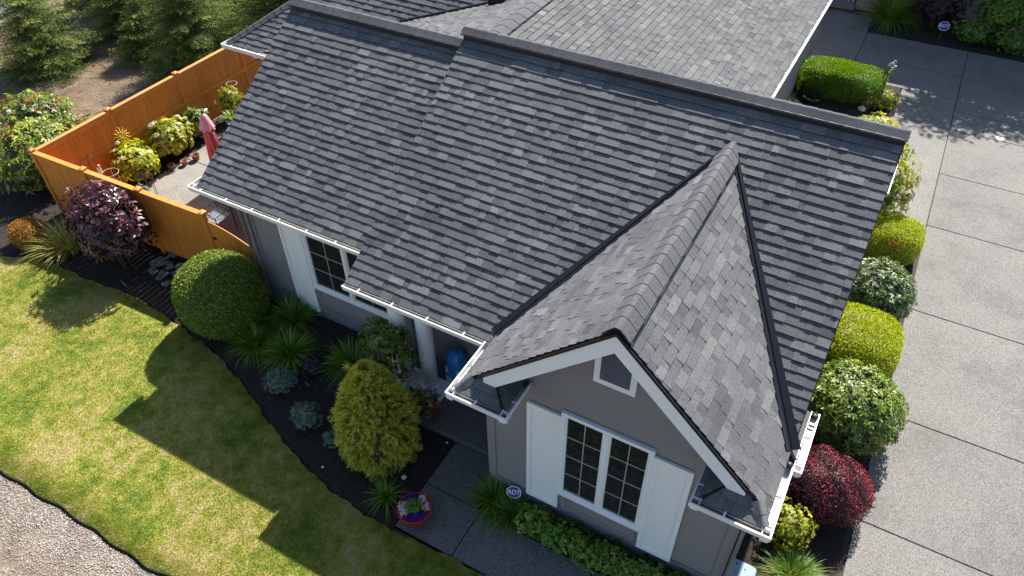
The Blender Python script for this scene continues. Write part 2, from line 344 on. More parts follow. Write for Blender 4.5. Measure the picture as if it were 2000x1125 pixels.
def rosettes(c, rad, ntip, per, L, W, mat, parent, seed, e=2, amp=.12, depth=.22, zmin=-.5, spread=.8, up=.5, name='foliage', core=.7, tone=None, coremat=None, cz=None):
    """loose shrub: tips scattered through the shell, each carrying a whorl of leaves"""
    rng = np.random.default_rng(seed); c = np.array(c)
    U = sph_dirs(ntip, rng, zmin); ntip = len(U); sh = superell(U, rad, e)*lump(U, amp, seed)[:, None]
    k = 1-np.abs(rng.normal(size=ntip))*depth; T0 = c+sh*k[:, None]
    N = unit(U/np.array(rad)+np.array([0, 0, up])+rng.normal(size=U.shape)*.25)
    P = np.repeat(T0, per, 0); NN = np.repeat(N, per, 0); R = unit(np.cross(NN, rng.normal(size=NN.shape)))
    D = unit(NN*(1-spread)+R*spread+rng.normal(size=R.shape)*.12); P = P+rng.normal(size=P.shape)*L*.18
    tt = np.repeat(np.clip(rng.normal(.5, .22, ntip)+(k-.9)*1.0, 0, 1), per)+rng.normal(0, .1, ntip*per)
    if tone is not None: tt = tone(tt, ntip, per, rng)
    V, F, T = leaves(P, D, NN, L*rng.uniform(.65, 1.25, len(P)), W, np.clip(tt, 0, 1))
    o = np_mesh(name, V, F, T, mat, parent); o['kind'] = 'stuff'
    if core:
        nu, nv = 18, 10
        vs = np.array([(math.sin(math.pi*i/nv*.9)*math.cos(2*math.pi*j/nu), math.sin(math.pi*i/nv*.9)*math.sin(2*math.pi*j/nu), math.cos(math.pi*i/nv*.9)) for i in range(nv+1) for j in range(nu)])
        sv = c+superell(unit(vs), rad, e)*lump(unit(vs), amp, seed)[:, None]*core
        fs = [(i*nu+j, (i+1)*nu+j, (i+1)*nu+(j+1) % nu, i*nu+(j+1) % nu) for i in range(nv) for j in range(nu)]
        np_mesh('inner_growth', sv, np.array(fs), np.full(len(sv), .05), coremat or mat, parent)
    return T0, N
def stems(parent, c, n, r, h, seed, rad=.012, mat='twig'):
    rng = random.Random(seed); mb = MB()
    for i in range(n):
        a = rng.uniform(0, 6.3); q = rng.uniform(.5, 1)*r
        mb.tube([(c[0]+math.cos(a)*.05, c[1]+math.sin(a)*.05, c[2]-.03), (c[0]+math.cos(a)*q*.5, c[1]+math.sin(a)*q*.5, c[2]+h*.55), (c[0]+math.cos(a)*q, c[1]+math.sin(a)*q, c[2]+h)], rad, 5, True, rad*.4)
    return mb.build('stem', mat, parent)
def blades(parent, c, n, L, spread, W, mat, seed, seg=4, droop=1.0, name='blade', r0=.08, lean=(0, 0)):
    """arching strap leaves of a grass or daylily clump"""
    rng = np.random.default_rng(seed); a = rng.uniform(0, 2*np.pi, n); out = np.stack([np.cos(a), np.sin(a), np.zeros(n)], 1)
    sp = spread*rng.uniform(.15, 1, n)**.7; ln = L*rng.uniform(.6, 1.1, n)
    P0 = np.array(c)+out*(r0*rng.uniform(0, 1, n))[:, None]; side = np.stack([-np.sin(a), np.cos(a), np.zeros(n)], 1)+rng.normal(size=(n, 3))*.2
    side = unit(side); rows = []
    le = np.array([lean[0], lean[1], 0])
    for i in range(seg+1):
        s = i/seg; x = sp*ln*(s**1.5)*1.0; z = ln*(s*(1-.35*sp)-droop*sp*.62*s**2.4)
        p = P0+out*x[:, None]+np.array([0, 0, 1])*z[:, None]+le*(s**2)*L; wd = W*(1-s**2.2)*.5*np.minimum(1, .55+s*2)
        rows.append(np.stack([p-side*wd, p+side*wd], 1))
    V = np.stack(rows, 1).reshape(-1, 3); per = 2*(seg+1); F = []
    base = np.arange(n)*per
    for i in range(seg): F.append(np.stack([base+2*i, base+2*i+1, base+2*i+3, base+2*i+2], 1))
    F = np.concatenate(F); T = np.repeat(np.clip(rng.normal(.5, .25, n), 0, 1), per)
    V[:, 2] = np.maximum(V[:, 2], c[2]+.005)
    o = np_mesh(name, V, F, T, mat, parent); o['kind'] = 'stuff'; return o
def flowers(parent, pts, r, mat, seed, name='flower', per=14, flat=.5):
    """flower heads: each a dome of small petals, joined"""
    rng = np.random.default_rng(seed); pts = np.asarray(pts); U = unit(rng.normal(size=(len(pts), per, 3))); U[..., 2] = np.abs(U[..., 2])
    P = pts[:, None, :]+U*np.array([r, r, r*flat]); D = unit(np.cross(U, rng.normal(size=U.shape)))
    V, F, T = leaves(P.reshape(-1, 3), D.reshape(-1, 3), U.reshape(-1, 3), r*.75, r*.6, rng.uniform(0, 1, len(pts)*per), .05)
    o = np_mesh(name, V, F, T, mat, parent); o['kind'] = 'stuff'; return o
# ------------------------------------------------------------------ roof numbers (metres; x along the main ridge, y away from the front)
Zr, p_ = 5.7266, .6542; DZ = -.24; ZA = Zr+DZ
xR, xL = 6.99, -3.87; xw, Zw, pw = 4.867, 5.289, .9687
yEB, yEA = -3.93, -3.30; zEB = Zr+p_*yEB; zEA = ZA+p_*yEA
zW = 3.262; hw = 2.093; yRk = -4.808; yRet = -5.01; yw = -4.355
def zB(y): return Zr+p_*y
def zAf(y): return ZA+p_*y
def zwl(x): return Zw-pw*abs(x-xw)
yap = (Zw-Zr)/p_
def valley(t): return (Zw-Zr-pw*t)/p_
# ------------------------------------------------------------------ ground and paving
g = thing('ground', None, None); tag(g, kind='structure')
g_me = MB()
g_me.add([(-70, -60, -.10), (70, -60, -.10), (70, 80, -.10), (-70, 80, -.10)], [(0, 1, 2, 3)])
COL.objects.unlink(g); bpy.data.objects.remove(g)
o = g_me.build('ground', 'soil'); tag(o, kind='structure')
# lawn edge towards the bed (x, y)
LE = [(-30, -5.2), (-12, -4.95), (-10.23, -4.66), (-9.44, -4.29), (-8.6, -4.2), (-7.84, -4.22), (-6.35, -4.07), (-5.15, -4.2), (-3.59, -4.43), (-2.38, -4.82), (-1.52, -5.18), (-.53, -5.53), (.42, -5.77), (1.39, -5.87), (2.19, -5.86), (2.84, -5.80), (8.3, -5.80), (8.4, -5.8)]
GE = [(-30, -8.6), (-9, -8.3), (-4.91, -8.24), (-3.94, -8.23), (-3.18, -8.20), (-2.15, -8.21), (-1.28, -8.23), (-.73, -8.16), (2, -8.2), (8.4, -8.25)]
LX = np.array([a for a, b in LE]); LY = np.array([b for a, b in LE]); GX = np.array([a for a, b in GE]); GY = np.array([b for a, b in GE])
def ley(x): return np.interp(x, LX, LY)+.018*np.sin(np.asarray(x)*9)+.012*np.sin(np.asarray(x)*23)
def gey(x): return np.interp(x, GX, GY)+.02*np.sin(np.asarray(x)*7)
xs = np.linspace(-14, 8.36, 260)
V = []; F = []; ny = 8
for i, x in enumerate(xs):
    y0 = float(gey(x)); y1 = float(ley(x))
    V.append((x, y0-.01, -.06))
    for j in range(ny): V.append((x, y0+(y1-y0)*j/(ny-1), .022))
    V.append((x, y1+.012, -.05))
k = ny+2
for i in range(len(xs)-1):
    for j in range(k-1): F.append((i*k+j, (i+1)*k+j, (i+1)*k+j+1, i*k+j+1))
lawn = np_mesh('lawn', np.array(V), np.array(F), None, 'lawn_soil'); tag(lawn, kind='structure')
# grass blades on the part of the lawn in and around the picture
n = 330000; rng = np.random.default_rng(11)
X = rng.uniform(-11.5, 5.5, n); lo = gey(X); hi = ley(X); Y = lo+(hi-lo)*rng.uniform(0, 1, n)
keep = Y < hi-.005; X, Y = X[keep], Y[keep]; n = len(X)
a = rng.uniform(0, 6.283, n); ln = rng.uniform(.018, .038, n); q = rng.uniform(.3, 1.2, n); sx = np.cos(a); sy = np.sin(a); wd = rng.uniform(.0035, .006, n)
B = np.stack([X, Y, np.full(n, .02)], 1); T_ = B+np.stack([sx*ln*q, sy*ln*q, ln], 1); a2 = rng.uniform(0, 6.283, n); pe = np.stack([np.cos(a2)*wd, np.sin(a2)*wd, np.zeros(n)], 1)
V = np.stack([B-pe, B+pe, T_], 1).reshape(-1, 3); F = np.arange(3*n).reshape(n, 3)
o = np_mesh('grass', V, F, np.repeat(rng.uniform(0, 1, n), 3), 'lawn_blade'); tag(o, 'short mown grass, green with straw patches, between gravel and bark bed', 'grass', kind='stuff')
# planting beds (bark mulch) as a height field
def bed_h(x, y):
    """ground height in the front bed: rises from the lawn edge to the house wall"""
    up = np.clip((y+4.6)/1.8, 0, 1)*np.clip((x+4.2)/1.0, 0, 1)*np.clip((.4-x)/.8, 0, 1)*.26
    return up+.008*np.sin(x*3.1+y*2.3)+.006*np.sin(x*5.3-y*4.1)
def hfield(name, x0, x1, y0, y1, st, hf, mat, mask=None, kind='structure'):
    nx = int((x1-x0)/st)+1; ny = int((y1-y0)/st)+1
    gx, gy = np.meshgrid(np.linspace(x0, x1, nx), np.linspace(y0, y1, ny)); z = hf(gx, gy)+RNG.uniform(-.012, .012, gx.shape)
    if mask is not None: z = np.where(mask(gx, gy), z, -.09)
    V = np.stack([gx, gy, z], -1).reshape(-1, 3); idx = np.arange(nx*ny).reshape(ny, nx)
    F = np.stack([idx[:-1, :-1], idx[:-1, 1:], idx[1:, 1:], idx[1:, :-1]], -1).reshape(-1, 4)
    o = np_mesh(name, V, F, None, mat); tag(o, kind=kind); return o
hfield('planting_bed', -14, 1.82, -6.0, -2.4, .05, bed_h, 'mulch', lambda x, y: y > np.interp(x, LX, LY)+.02)
hfield('planting_bed', 6.7, 8.32, -5.78, 5.98, .07, lambda x, y: .0+0*x, 'mulch')
hfield('planting_bed', 2.9, 6.9, -4.88, -4.34, .06, lambda x, y: .03+0*x, 'mulch')
hfield('planting_bed', -10.35, -9.55, -2.7, 7.0, .07, lambda x, y: .03+0*x, 'mulch')
hfield('planting_bed', -9.56, -5.2, -2.7, -2.05, .07, lambda x, y: .03+0*x, 'mulch')
hfield('planting_bed', 3.6, 6.85, 10.9, 13.6, .08, lambda x, y: .02+0*x, 'mulch')
hfield('planting_bed', 5.2, 20, 17.25, 20.2, .12, lambda x, y: .02+0*x, 'mulch')
# loose bark chips over the mulch
def chips(name, areas, n, s0, s1, mat, label, cat, seed, h=None):
    rng = np.random.default_rng(seed); P = []
    tot = sum((a[1]-a[0])*(a[3]-a[2]) for a in areas)
    for x0, x1, y0, y1, hf in areas:
        m_ = int(n*(x1-x0)*(y1-y0)/tot); x = rng.uniform(x0, x1, m_); y = rng.uniform(y0, y1, m_); z = hf(x, y)
        ok = z > -.5; P.append(np.stack([x, y, z], 1)[ok])
    P = np.concatenate(P); m_ = len(P); D = rng.normal(size=(m_, 3)); D[:, 2] *= .35; N = np.array([0, 0, 1.])+rng.normal(size=(m_, 3))*.35
    L = rng.uniform(s0, s1, m_); V, F, T = leaves(P+np.array([0, 0, .012]), D, N, L, L*rng.uniform(.3, .7, m_), rng.uniform(0, 1, m_))
    o = np_mesh(name, V, F, T, mat); return tag(o, label, cat, kind='stuff')
chips('bark_chips', [(-11.5, 1.8, -5.9, -2.5, lambda x, y: np.where(y > ley(x)+.03, bed_h(x, y), -9)), (6.8, 8.3, -5.7, 5.95, lambda x, y: 0*x), (-9.5, -5.3, -2.65, -2.1, lambda x, y: .03+0*x)],
      26000, .015, .055, 'mulch_chip', 'dark bark chips scattered over the planting beds', 'mulch', 21)
chips('leaf_litter', [(-24, -10.6, -3.2, 16, lambda x, y: -.095+0*x)], 15000, .03, .09, 'leaf_litter', 'dry brown leaf litter on the bare soil beyond the orange fence', 'leaf litter', 22)
chips('leaf_litter', [(-9, 1.8, -5.5, -3.0, lambda x, y: np.where(y > ley(x)+.05, bed_h(x, y)+.01, -9)), (6.9, 8.3, -5.5, 5, lambda x, y: .01+0*x)], 260, .015, .03, 'gravel_stone', 'few pale specks and crumbs lying on the dark bark bed', 'debris', 23)
# gravel strip below the lawn
gx = np.linspace(-14, 8.3, 120); V = []; F = []
for x in gx: V += [(x, float(gey(x))-.05, -.045), (x, -11.6, -.045)]
F = [(2*i, 2*i+1, 2*i+3, 2*i+2) for i in range(len(gx)-1)]
o = np_mesh('gravel_path', np.array(V), np.array(F)[:, ::-1], None, 'gravel_ground'); tag(o, kind='structure')
rng = np.random.default_rng(5); n = 21000
X = rng.uniform(-7.5, 2.5, n); Y = gey(X)-.06-np.abs(rng.normal(0, .62, n)); s = rng.uniform(.005, .018, n)*(1+.8*(rng.uniform(0, 1, n) > .96))
oc = np.array([(1, 0, 0), (0, 1, 0), (-1, 0, 0), (0, -1, 0), (0, 0, .7), (0, 0, -.7)], float)
V = np.stack([X, Y, np.full(n, -.04)], 1)[:, None, :]+(oc[None]+rng.normal(size=(n, 6, 3))*.22)*s[:, None, None]
fo = np.array([(0, 1, 4), (1, 2, 4), (2, 3, 4), (3, 0, 4), (1, 0, 5), (2, 1, 5), (3, 2, 5), (0, 3, 5)])
F = (np.arange(n)[:, None, None]*6+fo[None]).reshape(-1, 3)
o = np_mesh('gravel', V.reshape(-1, 3), F, None, 'gravel_stone'); tag(o, 'pale loose gravel in the strip below the lawn', 'gravel', kind='stuff')
# paving slabs: joints are real gaps
def slab_set(name, mat, rects, z0, z1, base=None, bz=None):
    root = MB()
    if base: root.box(*base, -.098, bz)
    else:
        x0 = min(r[0] for r in rects); x1 = max(r[1] for r in rects); y0 = min(r[2] for r in rects); y1 = max(r[3] for r in rects)
        root.box(x0+.01, x1-.01, y0+.01, y1-.01, -.098, z1-.035)
    root = root.build(name, 'concrete_joint'); tag(root, kind='structure')
    for r in rects:
        MB().bbox(r[0]+.010, r[1]-.010, r[2]+.010, r[3]-.010, z0, z1, .005).build('slab', mat, root)
    return root
hy = [-14, -8.2, -5.1, -1.996, .503, 3.611, 6.8135, 9.27, 11.73, 12.87, 15.2, 17.25]
rc = []
for i in range(len(hy)-1):
    for xa, xb in ((8.40, 11.6), (11.6, 14.8), (14.8, 18.0)): rc.append((xa, xb, hy[i], hy[i+1]))
for i in range(7, 11):
    ya, yb = hy[i], hy[i+1]
    if yb > 14: rc += [(3.3, 5.25, ya, yb+(1.3 if i == 10 else 0)), (5.25, 8.40, ya, yb)]
    elif i == 7: rc.append((6.85, 8.40, 6.05, yb))
    else: rc.append((6.9, 8.40, ya, yb))
rc.append((3.3, 5.25, 13.65, 15.2)); 
rc = [r for r in rc if not (r[0] == 3.3 and r[2] < 13.5)]
rc = [r if not (r[0] == 5.25 and r[2] < 13.5) else (5.25, 8.40, 13.62, 15.2) for r in rc]
rc.append((6.87, 8.40, 12.87, 13.62))
slab_set('driveway', 'driveway_aggregate', rc, -.09, .0)
slab_set('courtyard_paving', 'driveway_aggregate', [(4.05, 6.7, 4.0, 7.4), (4.05, 6.7, 7.4, 10.9)], -.09, .0)
slab_set('walkway', 'walk_aggregate', [(1.83, 2.87, -4.86, -3.90), (1.83, 2.93, -5.78, -4.86), (2.93, 5.0, -5.78, -4.89), (5.0, 6.9, -5.78, -4.89)], -.09, .02)
# porch slab and patio
o = MB().bbox(-.02, 2.85, -3.90, -2.46, -.09, .15, .01).build('porch', 'walk_aggregate'); tag(o, kind='structure')
slab_set('patio', 'patio_aggregate', [(-9.55, -6.9, -2.05, .35), (-9.55, -6.9, .35, 3.0), (-9.55, -6.9, 3.0, 7.0)], -.09, .03)
slab_set('patio', 'patio_brown_aggregate', [(-6.9, -5.2, -2.6, -.6), (-5.2, -3.55, -2.6, -.6), (-6.9, -5.2, -.6, 1.8), (-5.2, -3.55, -.6, 1.8)], -.09, .03)
# ------------------------------------------------------------------ house
H = thing('house', 'single storey taupe house with dark shingle roofs, white gutters and front gable', 'house', (0, 0, 0))
# --- walls
def lap_wall(mb, a, b_, z0, z1, nrm, e=.14):
    """lap siding boards on a vertical rectangular face from a to b (xy)"""
    a = Vector((a[0], a[1], 0)); b_ = Vector((b_[0], b_[1], 0)); nrm = Vector((nrm[0], nrm[1], 0)); z = z0
    while z < z1-.01:
        zt = min(z+e, z1)
        mb.add([a+nrm*.016+Vector((0, 0, z)), b_+nrm*.016+Vector((0, 0, z)), b_+nrm*.004+Vector((0, 0, zt)), a+nrm*.004+Vector((0, 0, zt)), a+Vector((0, 0, z)), b_+Vector((0, 0, z)), b_+Vector((0, 0, zt)), a+Vector((0, 0, zt))],
               [(0, 1, 2, 3), (4, 5, 1, 0), (3, 2, 6, 7), (4, 0, 3, 7), (1, 5, 6, 2)])
        z = zt
wl = MB()
mw = -2.72; xm0, xm1 = -3.50, 6.73
# main body, cut in three blocks so the porch recess is real
wl.box(xm0, -.03, mw, 3.2, -.05, 3.16); wl.box(-.03, 2.858, -2.45, 3.2, -.05, 3.16); wl.box(2.858, xm1, mw, 3.2, -.05, 3.16)
# gable ends of the main roof
wl.prism([(xm0, -3.0, 3.16), (xm0, 3.0, 3.16), (xm0, 0, ZA-.22)], (.12, 0, 0))
wl.prism([(xm1-.12, -3.4, 3.16), (xm1-.12, 3.4, 3.16), (xm1-.12, 0, Zr-.22)], (.12, 0, 0))
# wing
wl.box(2.858, 6.736, yw, mw, -.05, 3.16)
wl.prism([(2.862, yw, 3.16), (6.732, yw, 3.16), (6.732, yw, zwl(6.732)-.16), (xw, yw, Zw-.16), (2.862, yw, zwl(2.862)-.16)], (0, .12, 0))
# rear blocks
wl.box(-7.4, -3.5, 1.85, 9.0, -.05, 3.18); wl.box(-4.9, 4.0, 3.2, 14.0, -.05, 3.2)
wall = wl.build('wall', 'siding_taupe', H)
sd = MB(); lap_wall(sd, (-3.45, mw), (-.05, mw), .62, 3.10, (0, -1)); sd.build('siding', 'siding_taupe', H)
sd = MB(); lap_wall(sd, (2.90, yw), (6.70, yw), .46, 3.16, (0, -1))
z = 3.16
while z < 5.0:       # siding inside the gable triangle
    z2 = z+.14; xa = max(2.90, xw-(Zw-.17-z2)/pw); xb = min(6.70, xw+(Zw-.17-z2)/pw)
    if xb-xa > .1: sd.add([(xa, yw-.016, z), (xb, yw-.016, z), (xb, yw-.004, z2), (xa, yw-.004, z2), (xa, yw, z), (xb, yw, z)], [(0, 1, 2, 3), (4, 5, 1, 0)])
    z = z2
sd.build('siding', 'siding_taupe', H)
MB().box(2.84, 6.75, yw-.02, yw+.1, -.05, .43).build('foundation', 'foundation_grey', H)
fd = MB(); fd.box(-3.53, -.02, mw-.025, mw+.05, -.05, .60)
fd.build('foundation', 'foundation_grey', H)
def corner_board(x0, x1, y0, y1, z0, z1, mat='siding_taupe'): MB().bbox(x0, x1, y0, y1, z0, z1, .004).build('corner_board', mat, H)
corner_board(2.83, 2.97, yw-.035, yw+.10, .44, 3.12); corner_board(6.62, 6.765, yw-.035, yw+.12, .44, 3.12)
corner_board(-3.53, -3.40, mw-.035, mw+.10, .60, 3.10); corner_board(-.10, .0, mw-.04, mw+.25, .2, 3.05, 'trim_white')
for x0, x1, z0, z1 in ((-1.82, -1.52, .40, .54), (-1.32, -1.02, .40, .54)):      # crawl-space vents
    v_ = MB().box(x0, x1, mw-.034, mw-.027, z0, z1).build('foundation_vent', 'foundation_grey', H)
    mb = MB(); [mb.box(x0+.012, x1-.012, mw-.042, mw-.0345, z0+.012+i*.022, z0+.026+i*.022) for i in range(5)]; mb.build('louver', 'siding_taupe', v_)
# trim panels under the windows
def flat_panel(x0, x1, z0, z1, y, mat, parent=None, fw=.06, d=.02, name='trim_panel'):
    mb = MB(); mb.box(x0, x1, y-d*.4, y, z0, z1)
    mb.box(x0, x0+fw, y-d, y-d*.4-.0005, z0, z1); mb.box(x1-fw, x1, y-d, y-d*.4-.0005, z0, z1)
    mb.box(x0+fw+.0005, x1-fw-.0005, y-d, y-d*.4-.0005, z0, z0+fw); mb.box(x0+fw+.0005, x1-fw-.0005, y-d, y-d*.4-.0005, z1-fw, z1)
    return mb.build(name, mat, parent or H)
flat_panel(-2.10, -.15, .64, 1.12, mw-.018, 'siding_taupe', fw=.07)
flat_panel(4.16, 5.40, .47, .90, yw-.018, 'siding_taupe', fw=.07)
# --- windows
def window(x0, x1, z0, z1, y, cols, rows, fw=.055):
    mb = MB(); d0, d1 = y-.062, y-.005
    mb.box(x0, x0+fw, d0, d1, z0, z1); mb.box(x1-fw, x1, d0, d1, z0, z1); mb.box(x0+fw, x1-fw, d0, d1, z1-fw*1.15, z1); mb.box(x0+fw, x1-fw, d0, d1, z0, z0+fw*.8)
    xm = (x0+x1)/2
    W = mb.build('window', 'trim_white', H)
    MB().box(xm-.035, xm+.035, d0-.004, d1, z0+fw*.8, z1-fw*1.15).build('mullion', 'trim_white', W)
    MB().box(x0-.02, x1+.02, d0-.02, d1, z0-.03, z0-.001).build('sill', 'trim_white', W)
    for a, b_ in ((x0+fw, xm-.035), (xm+.035, x1-fw)):
        s = .03; za, zb = z0+fw*.8, z1-fw*1.15
        mb = MB(); mb.box(a, a+s, d0+.018, d1, za, zb); mb.box(b_-s, b_, d0+.018, d1, za, zb); mb.box(a+s, b_-s, d0+.018, d1, za, za+s); mb.box(a+s, b_-s, d0+.018, d1, zb-s, zb)
        mb.build('sash', 'trim_white', W)
        a2, b2, za, zb = a+s, b_-s, za+s, zb-s; g_ = .006
        for c in range(cols):
            for r in range(rows):
                px0 = a2+(b2-a2)*c/cols; px1 = a2+(b2-a2)*(c+1)/cols; pz0 = za+(zb-za)*r/rows; pz1 = za+(zb-za)*(r+1)/rows
                MB().box(px0+g_*.5, px1-g_*.5, d1-.012-.0007*((c*3+r*5) % 4), d1-.002, pz0+g_*.5, pz1-g_*.5).build('pane', 'glass_dark', W)
        mb = MB()
        for c in range(1, cols): xx = a2+(b2-a2)*c/cols; mb.box(xx-.007, xx+.007, d1-.024, d1-.015, za, zb)
        for r in range(1, rows): zz = za+(zb-za)*r/rows; mb.box(a2, b2, d1-.0235, d1-.0145, zz-.007, zz+.007)
        mb.build('glazing_bar', 'grille_tan', W)
    return W
window(4.10, 5.46, .92, 2.93, yw-.016, 2, 4)
window(-2.10, -.17, 1.18, 2.60, mw-.016, 2, 3)
flat_panel(3.545, 4.10, .41, 2.805, yw-.02, 'trim_white', fw=.065, d=.045, name='shutter')
flat_panel(5.46, 6.005, .41, 2.805, yw-.02, 'trim_white', fw=.065, d=.045, name='shutter')
flat_panel(-2.68, -2.125, .40, 2.60, mw-.028, 'trim_white', fw=.06, d=.045, name='shutter')
# --- gable vent
vt = [(4.54, 3.86), (5.03, 3.86), (5.03, 4.22), (4.90, 4.42), (4.80, 4.50), (4.54, 4.50)]
def grow(poly, k):
    cx = sum(a for a, b in poly)/len(poly); cz = sum(b for a, b in poly)/len(poly)
    return [(cx+(a-cx)*(1+k/abs(a-cx)) if abs(a-cx) > 1e-3 else a, cz+(b-cz)*(1+k/max(abs(b-cz), .1))) for a, b in poly]
inner = [(4.575, 3.90), (4.985, 3.90), (4.985, 4.24), (4.84, 4.46), (4.575, 4.46)]
outer = [(4.495, 3.815), (5.065, 3.815), (5.065, 4.36), (4.90, 4.60), (4.495, 4.60)]
mb = MB(); k = 5; y0, y1 = yw-.055, yw-.012
vs = [(a, y0, b) for a, b in outer]+[(a, y0, b) for a, b in inner]+[(a, y1, b) for a, b in outer]+[(a, y1, b) for a, b in inner]
fs = []
for i in range(k):
    j = (i+1) % k; fs += [(i, j, k+j, k+i), (2*k+i, 2*k+j, j, i), (k+i, k+j, 3*k+j, 3*k+i)]
mb.add(vs, fs); gv = mb.build('gable_vent', 'trim_white', H)
for i in range(11):
    z = 3.905+i*.051
    xe = 4.985 if z < 4.21 else 4.985-(z-4.21)*(.145/.25)
    MB().add([(4.575, y1-.040, z), (xe, y1-.040, z), (xe, y1, z+.040), (4.575, y1, z+.040), (4.575, y1-.040, z-.007), (xe, y1-.040, z-.007), (xe, y1, z+.033), (4.575, y1, z+.033)], [(0, 1, 2, 3), (0, 4, 5, 1), (4, 7, 6, 5)]).build('louver', 'louver_grey', gv)
MB().add([(4.575, y1-.0, 3.90), (4.985, y1-.0, 3.90), (4.985, y1-.0, 4.24), (4.84, y1-.0, 4.46), (4.575, y1-.0, 4.46)], [(0, 1, 2, 3, 4)]).build('screen', 'fascia_dark', gv)
# --- porch recess : trim, dark gap strip, door frame, columns
MB().bbox(.02, .30, -2.49, -2.44, .15, 3.0).build('trim_panel', 'panel_cream', H)
MB().box(.33, .42, -2.475, -2.445, .15, 3.0).build('dark_gap', 'glass_dark', H)  # dark strip in place of the shaded gap between trim panel and column
dr = MB().bbox(1.62, 2.52, -2.475, -2.44, .15, 2.2).build('door', 'door_grey', H)
MB().box(1.50, 1.615, -2.49, -2.44, .15, 2.3).build('door_frame', 'trim_white', dr); MB().box(2.525, 2.63, -2.49, -2.44, .15, 2.3).build('door_frame', 'trim_white', dr)
def column(x, y, z0, z1, r=.15):
    mb = MB(); mb.lathe([(r*1.0, z0+.10), (r*.99, z0+1.0), (r*.93, z1-.1)], (x, y, 0), 28); c = mb.build('column', 'trim_white', H, True)
    MB().lathe([(r*1.22, z0+.02), (r*1.26, z0+.05), (r*1.22, z0+.085), (r*1.08, z0+.10)], (x, y, 0), 28).build('base', 'trim_white', c, True)
    MB().lathe([(r*.95, z1-.1), (r*1.1, z1-.07), (r*1.2, z1-.03), (r*1.2, z1)], (x, y, 0), 28).build('capital', 'trim_white', c, True)
pl = MB().bbox(.10, 1.16, -3.45, -2.92, .15, .215, .008).build('plinth', 'trim_white', H)
column(.27, -3.19, .215, 3.0); column(.81, -3.14, .215, 3.0)
MB().box(-.02, 2.86, -3.40, -2.96, 3.0, 3.22).build('porch_beam', 'trim_white', H)
# ------------------------------------------------------------------ roof
roofmb = MB()
PL = []     # shingle fields: (poly3D, exposure direction data)
def deck(poly, th=.10):
    roofmb.prism([Vector(q)-Vector((0, 0, .006)) for q in poly], (0, 0, -th))
def P3(pts, zf): return [(x, y, zf(x, y)) for x, y in pts]
planes = []
fB = lambda x, y: Zr+p_*y; fA = lambda x, y: ZA+p_*y; fBk = lambda x, y: Zr-p_*y; fAk = lambda x, y: ZA-p_*y
fWL = lambda x, y: Zw-pw*(xw-x); fWR = lambda x, y: Zw-pw*(x-xw)
tL = (Zw-zEB)/pw; tR = xR-xw
B1 = [(0, yEB), (xw-tL, yEB), (xw, yap), (xw, 0), (0, 0)]
B2 = [(xR, 0), (xw, 0), (xw, yap), (xR, valley(tR))]
planes.append(('B1', fB, [(0, yEB), (xw-tL, yEB), (xw, yap), (0, yap)], (1, 0, 0), True))
planes.append(('B0', fB, [(0, yap), (xR, yap), (xR, 0), (0, 0)], (1, 0, 0), True))
planes.append(('B2', fB, [(xw, yap), (xR, valley(tR)), (xR, yap)], (1, 0, 0), True))
planes.append(('A', fA, [(xL, yEA), (0, yEA), (0, 0), (xL, 0)], (1, 0, 0), True))
deck(P3(B1, fB)); deck(P3(B2, fB)); deck(P3([(xL, yEA), (-.002, yEA), (-.002, 0), (xL, 0)], fA))
deck(P3([(0, 0), (xR, 0), (xR, 3.93), (0, 3.93)], fBk)); deck(P3([(xL, 0), (-.002, 0), (-.002, 3.5), (xL, 3.5)], fAk))
planes.append(('Bk', fBk, [(0, 0), (xR, 0), (xR, 3.93), (0, 3.93)], (-1, 0, 0), False))
planes.append(('Ak', fAk, [(xL, 0), (0, 0), (0, 3.5), (xL, 3.5)], (-1, 0, 0), False))
xe = xw-hw; yvb = (zW-Zr)/p_
WLp = [(xe, yRk), (xw, yRk), (xw, yap), (xe, yvb)]
xe2 = xw+hw
WRp = [(xw, yRk), (xe2, yRk), (xe2, yvb), (xw, yap)]
deck(P3(WLp, fWL), .08); deck(P3(WRp, fWR), .08)
planes.append(('WL', fWL, WLp, (0, -1, 0), True)); planes.append(('WR', fWR, WRp, (0, 1, 0), True))
# lower front lips of the wing roof, down to the return corners
hx = .16
planes.append(('WLl', fWL, [(xe, yRet), (xe+hx, yRk), (xe, yRk)], (0, -1, 0), True)); deck(P3([(xe, yRet), (xe+hx, yRk-.001), (xe, yRk-.001)], fWL), .05)
planes.append(('WRl', fWR, [(xe2, yRet), (xe2, yRk), (xe2-hx, yRk)], (0, 1, 0), True)); deck(P3([(xe2, yRet), (xe2, yRk-.001), (xe2-hx, yRk-.001)], fWR), .05)
# hipped eave returns on the gable front
def ret(xa, xb):
    """small hipped roof between x=xa..xb against the gable wall"""
    s_ = .72; xm = (xa+xb)/2; d = (xb-xa)/2; zt = zW+s_*d
    f1 = lambda x, y: zW+s_*(y-yRet); f2 = lambda x, y: zW+s_*(xb-x); f3 = lambda x, y: zW+s_*(x-xa)
    A_ = [(xa, yRet), (xb, yRet), (xm, yRet+d)]; B_ = [(xb, yRet), (xb, yw-.01), (xm, yw-.01), (xm, yRet+d)]; C_ = [(xa, yRet), (xm, yRet+d), (xm, yw-.01), (xa, yw-.01)]
    planes.append(('r1', f1, A_, (1, 0, 0), True)); planes.append(('r2', f2, B_, (0, 1, 0), True)); planes.append(('r3', f3, C_, (0, -1, 0), True))
    for q, f in ((A_, f1), (B_, f2), (C_, f3)): deck(P3(q, f), .05)
ret(xe+.004, 3.50); ret(6.22, xe2-.004)
